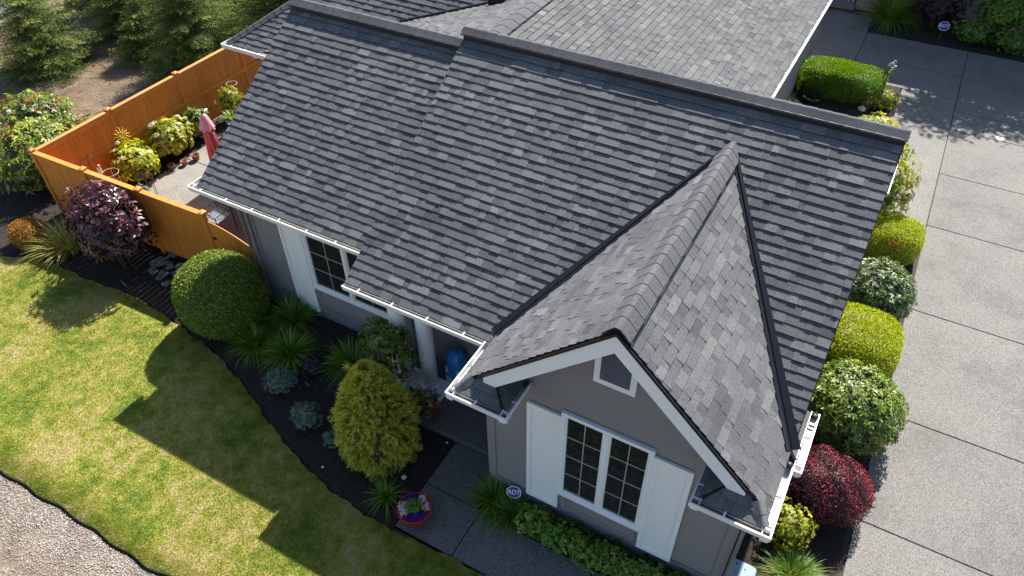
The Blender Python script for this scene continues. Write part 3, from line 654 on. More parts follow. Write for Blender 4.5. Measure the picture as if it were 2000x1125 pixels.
# eave returns on the gable ends of the main roof
def side_ret(x0, x1, y0, y1, z0, s_):
    f = lambda x, y: z0+s_*abs(x-x0)
    q = [(x0, y0), (x1, y0+.25), (x1, y1), (x0, y1)] if x1 < x0 else [(x0, y0), (x0, y1), (x1, y1), (x1, y0+.25)]
    planes.append(('sr', f, q, (0, 1, 0) if x1 < x0 else (0, -1, 0), True)); deck(P3(q, f), .05)
side_ret(7.07, 6.74, yEB+.02, -3.02, zEB, .6); side_ret(-3.93, -3.52, yEA+.02, -2.9, zEA-.06, .55)
side_ret(7.07, 6.74, 2.6, 3.62, zEB, .6)
# rear roofs
fS = lambda x, y: 3.255+.667*(y-1.39); fH = lambda x, y: 3.255+.667*(x+7.83); fGW = lambda x, y: 4.97+.27*(x+.4); fGE = lambda x, y: 4.97-.354*(x+.4)
planes.append(('S', fS, [(-7.83, 1.39), (-6.75, 1.39), (-.4, 3.96), (-.4, 5.39), (-3.83, 5.39)], (1, 0, 0), False))
planes.append(('H', fH, [(-7.83, 1.39), (-3.83, 5.39), (-7.83, 9.39)], (0, -1, 0), False))
planes.append(('GW', fGW, [(-6.75, 1.39), (-.4, 1.39), (-.4, 3.96)], (0, -1, 0), False))
planes.append(('GE', fGE, [(-.4, 1.39), (4.36, 1.39), (4.36, 13.9), (-.4, 13.9)], (0, 1, 0), False))
for q in planes[-4:]: deck(P3(q[2], q[1]), .10)
fN = lambda x, y: 5.923-.667*(y-5.39)
deck(P3([(-3.83, 5.39), (-.4, 5.39), (-.4, 9.39), (-7.83, 9.39)], fN)); deck(P3([(-5, 5.4), (-.402, 5.4), (-.402, 13.9), (-5, 13.9)], lambda x, y: 4.97+.27*(x+.4)-.02))
roof = roofmb.build('roof', 'deck_edge', H)
# --- shingles
def clip(poly, a, b_):
    """keep the part of 2D polygon left of directed line a->b"""
    out_ = []; n = len(poly)
    def sd_(q): return (b_[0]-a[0])*(q[1]-a[1])-(b_[1]-a[1])*(q[0]-a[0])
    for i in range(n):
        q, r = poly[i], poly[(i+1) % n]; sq, sr = sd_(q), sd_(r)
        if sq >= 0: out_.append(q)
        if (sq >= 0) != (sr >= 0):
            t = sq/(sq-sr); out_.append((q[0]+(r[0]-q[0])*t, q[1]+(r[1]-q[1])*t))
    return out_
rng = random.Random(3)
tabs = []
EXPO = .143
for nm, f, poly, ud, main in planes:
    pts = [Vector((x, y, f(x, y))) for x, y in poly]
    U = Vector(ud); e1 = pts[1]-pts[0]; N = (pts[1]-pts[0]).cross(pts[2]-pts[0])
    if N.z < 0: N = -N
    N.normalize(); Vd = N.cross(U).normalized()
    if Vd.z < 0: U = -U; Vd = -Vd
    zmin = min(q.z for q in pts); zmax = max(q.z for q in pts)
    if nm in ('B1', 'B0', 'B2'): zmin = zEB; O = Vector((0, yEB, zEB))
    elif nm[:2] in ('WL', 'WR') and len(nm) <= 3: O = Vector((xe if nm[:2] == 'WL' else xe2, 0, zW)); zmin = zW
    else: O = min(pts, key=lambda q: q.z).copy()
    O = O-Vd*.02
    uv = [((q-O).dot(U), (q-O).dot(Vd)) for q in pts]
    area = sum(uv[i][0]*uv[(i+1) % len(uv)][1]-uv[(i+1) % len(uv)][0]*uv[i][1] for i in range(len(uv)))
    if area < 0: uv = uv[::-1]
    vlo = min(q[1] for q in uv); uv = [(a, b_-.02 if abs(b_-.02) < .004 and False else b_) for a, b_ in uv]
    # let the first course hang 2 cm over the eave
    uv = [(a, b_-.035) if abs(b_-.02) < 1e-3 else (a, b_) for a, b_ in uv]
    umin = min(q[0] for q in uv); umax = max(q[0] for q in uv); vmax = max(q[1] for q in uv); vmin = min(q[1] for q in uv)
    i = int(math.floor(vmin/EXPO))
    seedrow = random.Random(hash((nm[:1], 5)) & 0 + 17)
    while i*EXPO < vmax:
        rr = random.Random(1000*i+{'B': 1, 'W': 2, 'A': 3}.get(nm[0], 4)+(7 if nm[:2] == 'WR' else 0))
        u = umin-rr.uniform(0, .6); v0 = i*EXPO
        if nm[0] == 'B': u = -rr.uniform(0, .6)-.2
        raised = rr.random() < .5
        while u < umax:
            wdt = rr.choice((.09, .12, .15, .18, .22, .26, .32, .38))*rr.uniform(.9, 1.1)*(1.0 if raised else .85)
            jit = rr.uniform(-.004, .004); dv = -.001 if raised else .001
            t = (.0245 if raised else .0185)+rr.uniform(-.0018, .0018)
            tn = min(1, max(0, rr.gauss(.52 if raised else .38, .17)))
            q = [(u, v0+jit+dv), (u+wdt-.002, v0+jit+dv), (u+wdt-.002, v0+EXPO+.035), (u, v0+EXPO+.035)]
            for k in range(len(uv)):
                if len(q) < 3: break
                q = clip(q, uv[k], uv[(k+1) % len(uv)])
            if len(q) >= 3:
                # top faces fall away up-slope so each course tucks under the next
                ar = abs(sum(q[k][0]*q[(k+1) % len(q)][1]-q[(k+1) % len(q)][0]*q[k][1] for k in range(len(q))))/2
                if ar > 2e-4:
                    L_ = EXPO+.035; nn = len(q)
                    top = [O+U*a+Vd*b_+N*(t*(1-.93*min(1, max(0, (b_-v0)/L_)))) for a, b_ in q]; bot = [O+U*a+Vd*b_-N*.004 for a, b_ in q]
                    fs = [tuple(range(nn))]+[((k+1) % nn, k, nn+k, nn+(k+1) % nn) for k in range(nn)]
                    tabs.append((top+bot, fs, tn, main, ar, sum(top, Vector())/nn))
            u += wdt; raised = not raised if rr.random() < .82 else raised
        i += 1
# the 300 that show largest are objects of their own
def visible_size(t):
    if not t[3]: return 0
    c = t[5]; d = (c-CAM).length
    nrm = (t[0][1]-t[0][0]).cross(t[0][2]-t[0][0]).normalized(); vis = abs(nrm.dot((CAM-c).normalized()))
    if c.y > 0: return 0
    return t[4]*vis/(d*d)
order = sorted(range(len(tabs)), key=lambda i: -visible_size(tabs[i])); top300 = set(order[:300])
st = MB(); mi = []
for i, t in enumerate(tabs):
    if i in top300:
        o = MB().add(t[0], t[1], t[2]).build('shingle', 'asphalt_shingle', roof, tone=True); o.data.materials.append(MT['shingle_edge'])
        for pp_ in o.data.polygons[1:]: pp_.material_index = 1
    else: st.add(t[0], t[1], t[2]); mi += [0]+[1]*(len(t[1])-1)
o = st.build('shingles', 'asphalt_shingle', roof, tone=True); o['kind'] = 'stuff'; o.data.materials.append(MT['shingle_edge']); o.data.polygons.foreach_set('material_index', mi)
# --- ridge caps: bent pieces, overlapped
def cap_mesh(half, drop, crown, L, t=.012):
    pr = [(-half, -drop), (-half*.55, -drop*.38), (-half*.18, crown*.75), (0, crown), (half*.18, crown*.75), (half*.55, -drop*.38), (half, -drop)]
    mb = MB(); n = len(pr)
    vs = [(0, a, z+t+.006) for a, z in pr]+[(L, a, z+t-.002) for a, z in pr]+[(0, a, z+.0) for a, z in pr]+[(L, a, z-.008) for a, z in pr]
    fs = []
    for i in range(n-1): fs += [(i, i+1, n+i+1, n+i), (2*n+i+1, 2*n+i, 3*n+i, 3*n+i+1), (i+1, i, 2*n+i, 2*n+i+1)]
    fs += [(0, n, 3*n, 2*n), (2*n-1, n-1, 3*n-1, 4*n-1)]
    mb.add(vs, [f[::-1] for f in fs], .62); return mb.mesh('ridge_cap', False, True)
def caps(p0, p1, half, drop, crown, expo, lift):
    p0 = Vector(p0); p1 = Vector(p1); d = (p1-p0); L = d.length; d.normalize(); n = int(round(L/expo)); ex = L/n
    mes = []
    for k in range(4):
        me = cap_mesh(half, drop, crown, ex+.03); me.attributes['tone'].data.foreach_set('value', [(.32, .42, .48, .38)[k]]*len(me.vertices)); me.materials.append(MT['asphalt_shingle']); mes.append(me)
    side = Vector((0, 0, 1)).cross(d).normalized(); up = d.cross(side)
    M = Matrix((d, side, up)).transposed().to_4x4()
    for i in range(n):
        o = bpy.data.objects.new('ridge_cap', mes[rng.randrange(4)]); COL.objects.link(o); o.parent = roof
        o.matrix_world = Matrix.Translation(p0+d*(ex*i)+up*lift)@M
caps((xR+.03, 0, Zr), (-.02, 0, Zr), .138, .075, .015, .21, .070)
caps((0, 0, ZA+.01), (xL-.03, 0, ZA+.01), .138, .075, .015, .21, .070)
caps((xw, yRk-.03, Zw+.015), (xw, yap+.05, Zw+.015), .17, .145, .012, .205, .03)
caps((-.4, 1.0, 4.97), (-.4, 6.5, 4.97), .20, .06, .01, .3, .03)
caps((-7.83, 1.39, 3.255), (-3.9, 5.32, 5.88), .13, .06, .012, .2, .02)
hp = lambda a, b_: caps(a, b_, .085, .045, .01, .16, .018)
hp((xe2, yRet, zW), (xe2-hx+.03, yRk-.02, zW+pw*hx-.02)); hp((xe, yRet, zW), (xe+hx-.03, yRk-.02, zW+pw*hx-.02))
# black strips beside the caps: ridge vent edge with its shadow built in
mb = MB()
for s_ in (1, -1):
    f = fWR if s_ == 1 else fWL
    a = .172; b_ = .19
    mb.prism([(xw+s_*a, yRk-.02, Zw-pw*a+.012), (xw+s_*b_, yRk-.02, Zw-pw*b_+.012), (xw+s_*b_, yap-.15, Zw-pw*b_+.012), (xw+s_*a, yap-.05, Zw-pw*a+.012)], (0, 0, .015))
mb.build('ridge_vent_and_shadow', 'flashing_black', roof)
mb = MB(); mb.box(0.01, xR-.01, -.135, .135, Zr-.10, Zr+.018); mb.build('ridge_vent_and_shadow', 'flashing_black', roof)
mb = MB(); mb.box(xL+.01, -.01, -.135, .135, ZA-.10, ZA+.018); mb.build('ridge_vent_and_shadow', 'flashing_black', roof)
# --- valley flashing: W-shaped black metal
def flashing(sgn, f, tb):
    a = Vector((xw, yap, Zw)); b_ = Vector((xw+sgn*tb, valley(tb), Zw-pw*tb)); d = (b_-a).normalized(); a = a-d*.02; b_ = b_+d*.03
    nB = Vector((0, -p_, 1)).normalized(); nW = Vector((sgn*pw, 0, 1)).normalized()
    sB = nB.cross(d).normalized(); sB = sB if sB.x*sgn > 0 or sB.y > 0 else -sB
    sB = sB if (sB.dot(Vector((sgn, 1, 0))) > 0) else -sB
    sW = nW.cross(d).normalized(); sW = sW if sW.dot(Vector((-sgn, -1, 0))) > 0 else -sW
    w_ = .125; u = .030; rid = .034
    def sect(q, k): return [q+sB*w_*k+nB*.026, q+sB*w_*.25*k+nB*u, q+(nB+nW)*.5*(u+rid), q+sW*w_*.25*k+nW*u, q+sW*w_*k+nW*.026]
    va = sect(a, .5); vb = sect(b_, 1); lo = [v-(nB+nW)*.02 for v in (va[0], va[4], vb[0], vb[4])]
    MB().add(va+vb+lo, [(0, 1, 6, 5), (1, 2, 7, 6), (2, 3, 8, 7), (3, 4, 9, 8), (10, 0, 5, 12), (4, 11, 13, 9), (5, 6, 7, 8, 9, 13, 12)]).build('valley_flashing', 'flashing_black', roof)
flashing(-1, fWL, 2.12); flashing(1, fWR, 2.10)
v1 = Vector((-5.2, 2.017, fS(0, 2.017))); v2 = Vector((-.4, 3.96, fS(0, 3.96)))
MB().tube([v1+Vector((0, 0, .02)), v2+Vector((0, 0, .02))], .045, 6).build('valley_flashing', 'flashing_black', roof)
bx = MB(); bx.prism([(-1.60, 3.35, 4.62), (-1.25, 3.45, 4.66), (-1.25, 3.80, 4.66), (-1.60, 3.70, 4.62)], (0, 0, .16)); bx.build('roof_vent', 'flashing_black', roof)
# --- drip edges and rake boards
def rake(pa, pb, nout, hgt, mat, th=.035, off=0, top=.0, name='rake_board'):
    pa = Vector(pa); pb = Vector(pb); nout = Vector(nout)
    a = pa+nout*off+Vector((0, 0, top)); b_ = pb+nout*off+Vector((0, 0, top))
    return MB().prism([a, b_, b_-Vector((0, 0, hgt)), a-Vector((0, 0, hgt))], nout*th).build(name, mat, H)
for s_, xb_ in ((-1, 3.10), (1, 6.66)):
    pa = (xw, yRk, Zw-.02); pb = (xb_, yRk, Zw-pw*abs(xb_-xw)-.02)
    rake(pa, pb, (0, -1, 0), .055, 'flashing_black', .016, .022, .018, 'drip_edge'); rake(pa, pb, (0, -1, 0), .29, 'trim_white', .03, -.012, -.036)
rake((xR, 0, Zr), (xR, yEB+.3, zB(yEB+.3)), (1, 0, 0), .035, 'flashing_black', .012, .002, -.008, 'drip_edge'); rake((xR, 0, Zr), (xR, -3.45, zB(-3.45)), (1, 0, 0), .19, 'trim_white', .022, -.024, -.045)
rake((xR, 0, Zr), (xR, 3.45, Zr-3.45*p_), (1, 0, 0), .19, 'trim_white', .022, -.024, -.02)
rake((xL, 0, ZA), (xL, yEA+.1, zAf(yEA+.1)), (-1, 0, 0), .045, 'flashing_black', .012, .002, -.004, 'drip_edge'); rake((xL, 0, ZA), (xL, -3.0, zAf(-3.0)), (-1, 0, 0), .19, 'trim_white', .022, -.024, -.05)
# soffits close the eaves underneath
mb = MB(); mb.box(xL+.05, -.03, yEA+.02, mw+.01, zEA-.16, zEA-.14); mb.box(-.03, xe+.1, yEB+.02, -2.4, zEB-.15, zEB-.13)
mb.box(xe+.02, 2.86, yRet+.02, -2.5, zW-.16, zW-.14); mb.box(6.73, xe2-.02, yRet+.02, -3.0, zW-.16, zW-.14); mb.box(2.86, 3.48, yRet+.02, yw, zW-.158, zW-.138); mb.box(6.24, 6.73, yRet+.02, yw, zW-.158, zW-.138)
mb.build('soffit', 'trim_white', H)
# --- gutters
def gutter(p0, p1, outd, debris=None, hang=.62, wd=.115, hgt=.115, first=.3):
    """open trough; p0,p1 = outer top lip ends, outd = unit vector away from the house"""
    p0 = Vector(p0); p1 = Vector(p1); o_ = Vector(outd); d = (p1-p0).normalized(); L = (p1-p0).length; t = .009; z = Vector((0, 0, 1))
    prof = [(0, 0), (0, -.03), (-.012, -.045), (-.012, -hgt*.75), (-.03, -hgt), (-wd, -hgt), (-wd, .0), (-wd+t, .0), (-wd+t, -hgt+t), (-.034, -hgt+t), (-.021, -hgt*.75+t), (-.021, -.05), (-.022, -.02), (-.022, 0)]
    n = len(prof); vs = [p0+o_*a+z*b_ for a, b_ in prof]+[p1+o_*a+z*b_ for a, b_ in prof]
    fs = [(i, (i+1) % n, n+(i+1) % n, n+i) for i in range(n)]
    for e in (0, n): fs += [(e+0, e+1, e+2, e+3, e+4, e+5, e+6)]       # end caps
    g_ = MB().add(vs, fs).build('gutter', 'gutter_white', H)
    m_ = first
    while m_ < L-.05:
        c = p0+d*m_; MB().prism([c-o_*.023-z*.002-d*.011, c-o_*.023-z*.002+d*.011, c-o_*(wd-.01)-z*.002+d*.011, c-o_*(wd-.01)-z*.002-d*.011], (0, 0, -.010)).build('hanger', 'gutter_white', g_); m_ += hang
    if debris:
        MB().prism([p0-o_*.036-z*(hgt-.016), p1-o_*.036-z*(hgt-.016), p1-o_*(wd-.010)-z*(hgt-.016), p0-o_*(wd-.010)-z*(hgt-.016)], (0, 0, debris)).build('sediment', 'gutter_debris', g_)
    return g_
gutter((-4.03, -3.42, zEA-.005), (-.05, -3.42, zEA-.005), (0, -1, 0), .035)
gutter((-4.03, -3.4, zEA-.002), (-4.03, -2.86, zEA-.002), (-1, 0, 0))
gutter((0.0, -4.05, zEB+.002), (xe-.1, -4.05, zEB+.002), (0, -1, 0), .035, .65)
gutter((xe-.115, -5.125, zW), (xe-.115, -4.06, zW), (-1, 0, 0), None, .42)
gutter((xe-.113, -5.127, zW-.003), (3.62, -5.127, zW-.003), (0, -1, 0), .03, .6, first=.45)
gutter((3.617, -5.12, zW-.001), (3.617, -4.42, zW-.001), (1, 0, 0))
gutter((6.105, -5.127, zW-.003), (7.085, -5.127, zW-.003), (0, -1, 0), .03, .6, first=.42)
gutter((6.107, -5.12, zW-.001), (6.107, -4.42, zW-.001), (-1, 0, 0), None, .3)
gutter((7.082, -5.125, zW), (7.082, -4.03, zW), (1, 0, 0), None, .45)
gutter((7.19, -4.03, zEB+.03), (7.19, -3.0, zEB+.03), (1, 0, 0), None, .45); gutter((7.08, -4.035, zEB+.033), (7.19, -4.035, zEB+.033), (0, -1, 0))
gutter((7.17, 2.56, zEB+.06), (7.17, 3.62, zEB+.06), (1, 0, 0), None, .5)
gutter((4.475, 4.0, 3.27), (4.475, 13.9, 3.27), (1, 0, 0), None, .62)
gutter((-7.95, 1.27, 3.255), (-3.6, 1.27, 3.255), (0, -1, 0), None, .45); gutter((-7.95, 1.275, 3.257), (-7.95, 9.4, 3.257), (-1, 0, 0))
mb = MB(); mb.box(4.34, 4.362, 4.0, 13.9, 3.12, 3.27); mb.box(-7.83, -3.6, 1.385, 1.40, 3.11, 3.245); mb.box(xL, -.02, yEA-.003, yEA+.015, zEA-.14, zEA-.02); mb.box(.0, xe, yEB-.003, yEB+.015, zEB-.13, zEB-.02); mb.build('fascia', 'trim_white', H)
for c in ((3.56, -4.46, zW-.01), (6.17, -4.46, zW-.01), (xe2+.06, -4.03, zW+.0), (7.13, -3.08, zEB+.05), (7.11, 3.50, zEB+.07)):
    MB().lathe([(.02, -.05), (.045, -.03), (.05, .0), (.035, .02), (.01, .028)], c, 12).build('gutter_guard', 'black_plastic', H, True)
# --- downspouts
def downspout(x, y, z0, z1, dx, dy):
    MB().tube([(x, y, z1), (x+dx, y+dy, z1-.25), (x+dx, y+dy, z0+.1), (x+dx+.05, y+dy-.08, z0)], .04, 8).build('downspout', 'siding_taupe', H)
downspout(-3.62, -3.30, .1, zEA-.1, 0, .48); downspout(6.84, -4.95, .0, zW-.1, -.03, .5)
MB().tube([(-3.50, mw-.07, 3.0), (-3.50, mw-.07, .15)], .035, 8).build('downspout', 'siding_taupe', H)
# floodlight below the rear eave
fl = MB().lathe([(.09, 0), (.12, .03), (.12, .08), (.05, .10)], (-7.15, 1.60, 2.95), 14).build('eave_lamp', 'gutter_white', H, True)
MB().lathe([(.07, -.03), (.085, -.001), (.02, .0)], (-7.15, 1.60, 2.95), 12).build('lens', 'black_plastic', fl)
# ------------------------------------------------------------------ orange fence
def fence_run(label, a, b_, posts, h0, h1, inner, front=False):
    """a,b plan ends; posts = list of distances along; inner = +1/-1 side carrying rails"""
    a = Vector((*a, 0)); b_ = Vector((*b_, 0)); d = (b_-a).normalized(); L = (b_-a).length; nrm = Vector((-d.y, d.x, 0))*inner
    R = thing('fence', label, 'fence', tuple(a))
    M = Matrix((d, nrm, Vector((0, 0, 1)))).transposed().to_4x4(); R.matrix_world = Matrix.Translation(a)@M
    def top(s): return h0 if s < posts[-2] or h1 == h0 else (h0+(h1-h0)*min(1, (s-posts[-2])/(posts[-1]-posts[-2])) if s < posts[-1] else h1)
    bm_ = MB().bbox(0, .138, -.009, .009, .04, 1, .003).mesh('board'); bm_.materials.append(MT['fence_orange'])
    n = int(L/.1405)
    for i in range(n):
        s = i*L/n; o = bpy.data.objects.new('board', bm_); COL.objects.link(o); o.parent = R; o.location = (s, rng.uniform(-.002, .002), 0); o.scale = (1, 1, top(s)-.06)
    for k in range(len(posts)):
        s = posts[k]; h = top(s)
        p = MB().bbox(s-.048, s+.048, -.048, .048, -.08, h+.03, .004).build('post', 'fence_orange_rail', R)
        mb = MB().bbox(s-.07, s+.07, -.07, .07, h+.03, h+.058, .004); mb.add([(s-.055, -.055, h+.058), (s+.055, -.055, h+.058), (s+.055, .055, h+.058), (s-.055, .055, h+.058), (s, 0, h+.085)], [(0, 1, 4), (1, 2, 4), (2, 3, 4), (3, 0, 4)]); mb.build('cap', 'fence_orange_rail', p)
        if k < len(posts)-1:
            s1 = posts[k+1]; hb = top(s1-1e-4); ha = top(s+1e-4)
            def rail(z0, z1, y0, y1, mat, nm): 
                MB().prism([(s+.05, y0, z0), (s1-.05, y0, z0+(hb-ha)), (s1-.05, y0, z1+(hb-ha)), (s+.05, y0, z1)], (0, y1-y0, 0)).build(nm, mat, R)
            rail(ha-.028, ha+.004, -.055, .060, 'cap_weathered' if not front else 'fence_orange_rail', 'top_cap'); rail(ha-.15, ha-.030, .0105, .042, 'fence_orange_rail', 'rail')
            rail(.86, .955, .0105, .046, 'fence_orange_rail', 'rail'); rail(.04, .17, .0105, .042, 'fence_orange_rail', 'rail')
            rail(ha-.12, ha-.030, -.028, -.0105, 'fence_orange_rail', 'trim_board')
    return R
fence_run('orange board fence run in front, between the bark bed and the patio', (-10.42, -2.80), (-5.10, -2.62), [0, 1.72, 3.45, 5.32], 1.76, 1.76, 1, True)
fence_run('long orange board fence run at the back of the patio, beside the bare soil', (-10.42, -2.80), (-10.40, 8.2), [0, 2.13, 4.30, 6.60, 8.8, 11.0], 1.76, 1.76, -1)
# garden gate with an arched top
G = thing('garden_gate', 'orange board gate with curved top between the fence post and house corner', 'gate', (-5.02, -2.62, 0))
n = 9
for i in range(n):
    x = i*.137; t0 = x/1.25; t1 = (x+.134)/1.25
    za = 1.56-.30*t0**1.8; zb = 1.56-.30*t1**1.8
    MB().prism([(x, -.012, .06), (x+.134, -.012, .06), (x+.134, -.012, zb), (x, -.012, za)], (0, .02, 0)).build('board', 'fence_orange', G)
mb = MB(); pts = [(-.0+1.24*i/12, -.004, 1.575-.30*(i/12)**1.8) for i in range(13)]
mb.tube(pts, .017, 6); mb.build('top_cap', 'cap_weathered', G)
for z0 in (.25, 1.05): MB().box(0, 1.235, .0085, .045, z0, z0+.09).build('rail', 'fence_orange_rail', G)
p = MB().bbox(1.24, 1.32, -.04, .04, -.05, 1.42).build('post', 'fence_orange_rail', G)
MB().box(.02, .10, -.04, -.013, 1.15, 1.19).build('latch', 'iron_black', G)
# ------------------------------------------------------------------ ornaments on and beside the fence
def sunflower(name, label, c, nrm, R_, rays, loc_parent=None, stake=None, wavy=True):
    T = thing(name, label, 'ornament', c); q = Vector(nrm).to_track_quat('Z', 'Y'); mb = MB()
    for k in range(rays):
        a0 = 2*math.pi*k/rays; pts = []
        for j in range(6):
            r_ = R_*(.42+.58*j/5); a = a0+(.10*math.sin(j*1.5) if wavy else 0); pts.append(q@Vector((r_*math.cos(a), r_*math.sin(a), 0)))
        mb.tube(pts, R_*.085, 5, True, R_*.02)
    mb.build('ray', 'sun_yellow', T)
    MB().ring((0, 0, 0), R_*.30, R_*.06, nrm, 20).build('rim', 'sun_yellow', T)
    dk = MB(); dk.add([q@Vector((R_*.27*math.cos(2*math.pi*k/16), R_*.27*math.sin(2*math.pi*k/16), -.01)) for k in range(16)]+[q@Vector((0, 0, .012))], [(k, (k+1) % 16, 16) for k in range(16)]+[tuple(range(15, -1, -1))]); dk.build('face', 'sun_yellow', T)
    if stake: MB().tube([q@Vector((0, 0, -.012)), (0.0, 0.02, -stake)], .006, 5).build('stake', 'iron_black', T)
    return T
sunflower('sun_ornament', 'yellow metal sun with wavy rays hung on the orange back fence', (-10.28, -.67, 1.08), (1, -.25, .35), .22, 12)
sunflower('sun_ornament', 'pale yellow metal sunburst on a stake above the golden threadleaf conifer', (-.35, -4.02, .98), (.3, -.75, .8), .11, 9, stake=.95)
B_ = thing('fence_ornaments', 'three small dark butterfly ornaments in a column on the back fence', 'ornament', (-10.36, 3.05, 1.55))
for k in range(3):
    mb = MB(); z = -.13*k; y = .03*k
    mb.add([(.02, y, z), (.05, y-.035, z+.03), (.04, y-.03, z-.02), (.05, y+.035, z+.03), (.04, y+.03, z-.02), (.02, y, z+.012)], [(0, 1, 2), (0, 4, 3), (5, 1, 2), (5, 4, 3)]); mb.build('butterfly', 'iron_red', B_)
T = thing('shepherd_hook', 'dark shepherd hook rising just behind the front fence', 'garden hook', (-9.05, -2.38, 0))
pts = [(0, 0, 0), (0, 0, 1.75)]+[(.15-.15*math.cos(a), 0, 1.75+.15*math.sin(a)) for a in np.linspace(.2, 3.0, 9)]+[(.31, 0, 1.70)]
MB().tube(pts, .008, 6).build('rod', 'iron_black', T)
T = thing('bird_feeder', 'small pale cylinder feeder hanging from the shepherd hook', 'bird feeder', (-8.74, -2.38, 1.45))
MB().lathe([(.045, 0), (.045, .19)], (0, 0, 0), 12).build('tube', 'solar_glass', T); MB().lathe([(.06, .19), (.055, .205), (.01, .235)], (0, 0, 0), 12).build('lid', 'iron_red', T)
MB().ring((0, 0, .24), .01, .003, (0, 1, 0), 8).build('loop', 'iron_black', T)
def hoop(label, c, R_, h, n=3, group=None):
    T = thing('plant_support', label, 'plant support', c, group)
    mb = MB().ring((0, 0, h), R_, .006, (0, 0, 1)); mb.build('ring', 'wire_pale', T); MB().ring((0, 0, h*.6), R_*.8, .005, (0, 0, 1)).build('ring', 'wire_pale', T)
    for k in range(n):
        a = 2*math.pi*k/n+.4; MB().tube([(R_*math.cos(a), R_*math.sin(a), h), (R_*.6*math.cos(a), R_*.6*math.sin(a), 0)], .005, 5).build('leg', 'wire_pale', T)
hoop('pale wire hoop support at the left end of the patio bed, by the front fence', (-9.35, -1.85, 0), .19, .95)
hoop('pale wire hoop support against the back fence, beside the strap leaved plant', (-9.85, 2.75, 0), .15, 1.05)
# ------------------------------------------------------------------ patio furniture and pots
T = thing('patio_umbrella', 'closed pink patio umbrella standing on the pale patio', 'umbrella', (-7.12, -.42, 0))
MB().tube([(0, 0, .03), (0, 0, 2.5)], .02, 8).build('pole', 'metal_grey', T)
def folded(z0, z1, r0, r1, nf, amp, mat, nm):
    mb = MB(); rows = 8; seg = nf*6; vs = []
    for i in range(rows+1):
        s = i/rows; r = r1+(r0-r1)*s**.75; z = z1+(z0-z1)*s
        for k in range(seg):
            a = 2*math.pi*k/seg; rr = r*(1-amp*s+amp*s*math.cos(nf*a)); vs.append((rr*math.cos(a+s*.35), rr*math.sin(a+s*.35), z-.03*s*math.cos(nf*a)))
    fs = [((i+1)*seg+k, (i+1)*seg+(k+1) % seg, i*seg+(k+1) % seg, i*seg+k) for i in range(rows) for k in range(seg)]+[tuple(range(seg))]
    mb.add(vs, fs); return mb.build(nm, mat, T, True)
folded(1.05, 2.32, .21, .07, 8, .25, 'umbrella_pink', 'canopy'); folded(2.06, 2.44, .19, .03, 8, .08, 'umbrella_top', 'canopy_vent')
MB().lathe([(.02, 2.43), (.03, 2.48), (.015, 2.53)], (0, 0, 0), 8).build('finial', 'iron_black', T)
MB().lathe([(.26, .03), (.26, .07), (.05, .12), (.04, .3)], (0, 0, 0), 16).build('base', 'iron_black', T)
T = thing('patio_chair', 'black metal patio armchair in the roof shade behind the gate', 'chair', (-6.35, -1.5, .03))
mb = MB(); mb.box(-.24, .24, -.22, .24, .42, .45); mb.build('seat', 'metal_grey', T)
MB().tube([(-.26, -.25, 0), (-.27, -.24, .62), (-.15, -.24, .66), (.15, -.24, .66), (.27, -.24, .62), (.26, -.25, 0)], .013, 6).build('armrest', 'iron_black', T)
MB().tube([(-.26, .25, 0), (-.25, .27, .62), (-.12, .30, .90), (.12, .30, .90), (.25, .27, .62), (.26, .25, 0)], .013, 6).build('back_frame', 'iron_black', T)
for x in (-.26, .26): MB().tube([(x, -.24, .62), (x, .27, .62)], .013, 6).build('arm', 'iron_black', T)
mb = MB(); [mb.box(-.2+.08*k, -.185+.08*k, .275, .285, .45, .86) for k in range(6)]; mb.build('backrest', 'iron_black', T)
def pot(c, r, h, mat, T, rim=.012, nm='pot'):
    return MB().lathe([(r*.68, 0), (r*.86, h*.45), (r, h*.9), (r+rim, h*.92), (r+rim, h), (r-.01, h), (r-.02, h-.05)], c, 24).build(nm, mat, T, True)
for i, (x, y, r, h, lb) in enumerate([(-9.22, .43, .11, .17, 'terracotta pot nearest the umbrella on the patio edge'), (-9.30, .10, .085, .14, 'middle small terracotta pot between two others on the patio edge'), (-9.42, -.22, .085, .17, 'terracotta pot leaning closest to the large hydrangea')]):
    T = thing('terracotta_pot', lb, 'pot', (x, y, .03), 'terracotta pots along the patio bed'); pot((0, 0, 0), r, h, 'terracotta', T); MB().lathe([(r*.85, h-.05), (.01, h-.045)], (0, 0, 0), 12).build('soil', 'mulch', T)
T = thing('potted_plant', 'strap leaved plant in a dark blue pot at the roof edge by the back fence', 'potted plant', (-9.3, 2.02, .03)); pot((0, 0, 0), .21, .34, 'pot_blue', T)
blades(T, (0, 0, .3), 60, .55, .75, .045, 'leaf_blade', 31, r0=.1, name='leaf')
T = thing('pale_shrub', 'pale yellow green shrub behind the blue pot, against the back fence', 'shrub', (-9.9, 2.55, 0))
rosettes((0, 0, .62), (.3, .42, .42), 90, 6, .09, .03, 'leaf_gold_green', T, 77); stems(T, (0, 0, 0), 5, .2, .5, 3)
# ------------------------------------------------------------------ shrubs
def shrub(name, label, cat, c, group=None): return thing(name, label, cat, c, group)
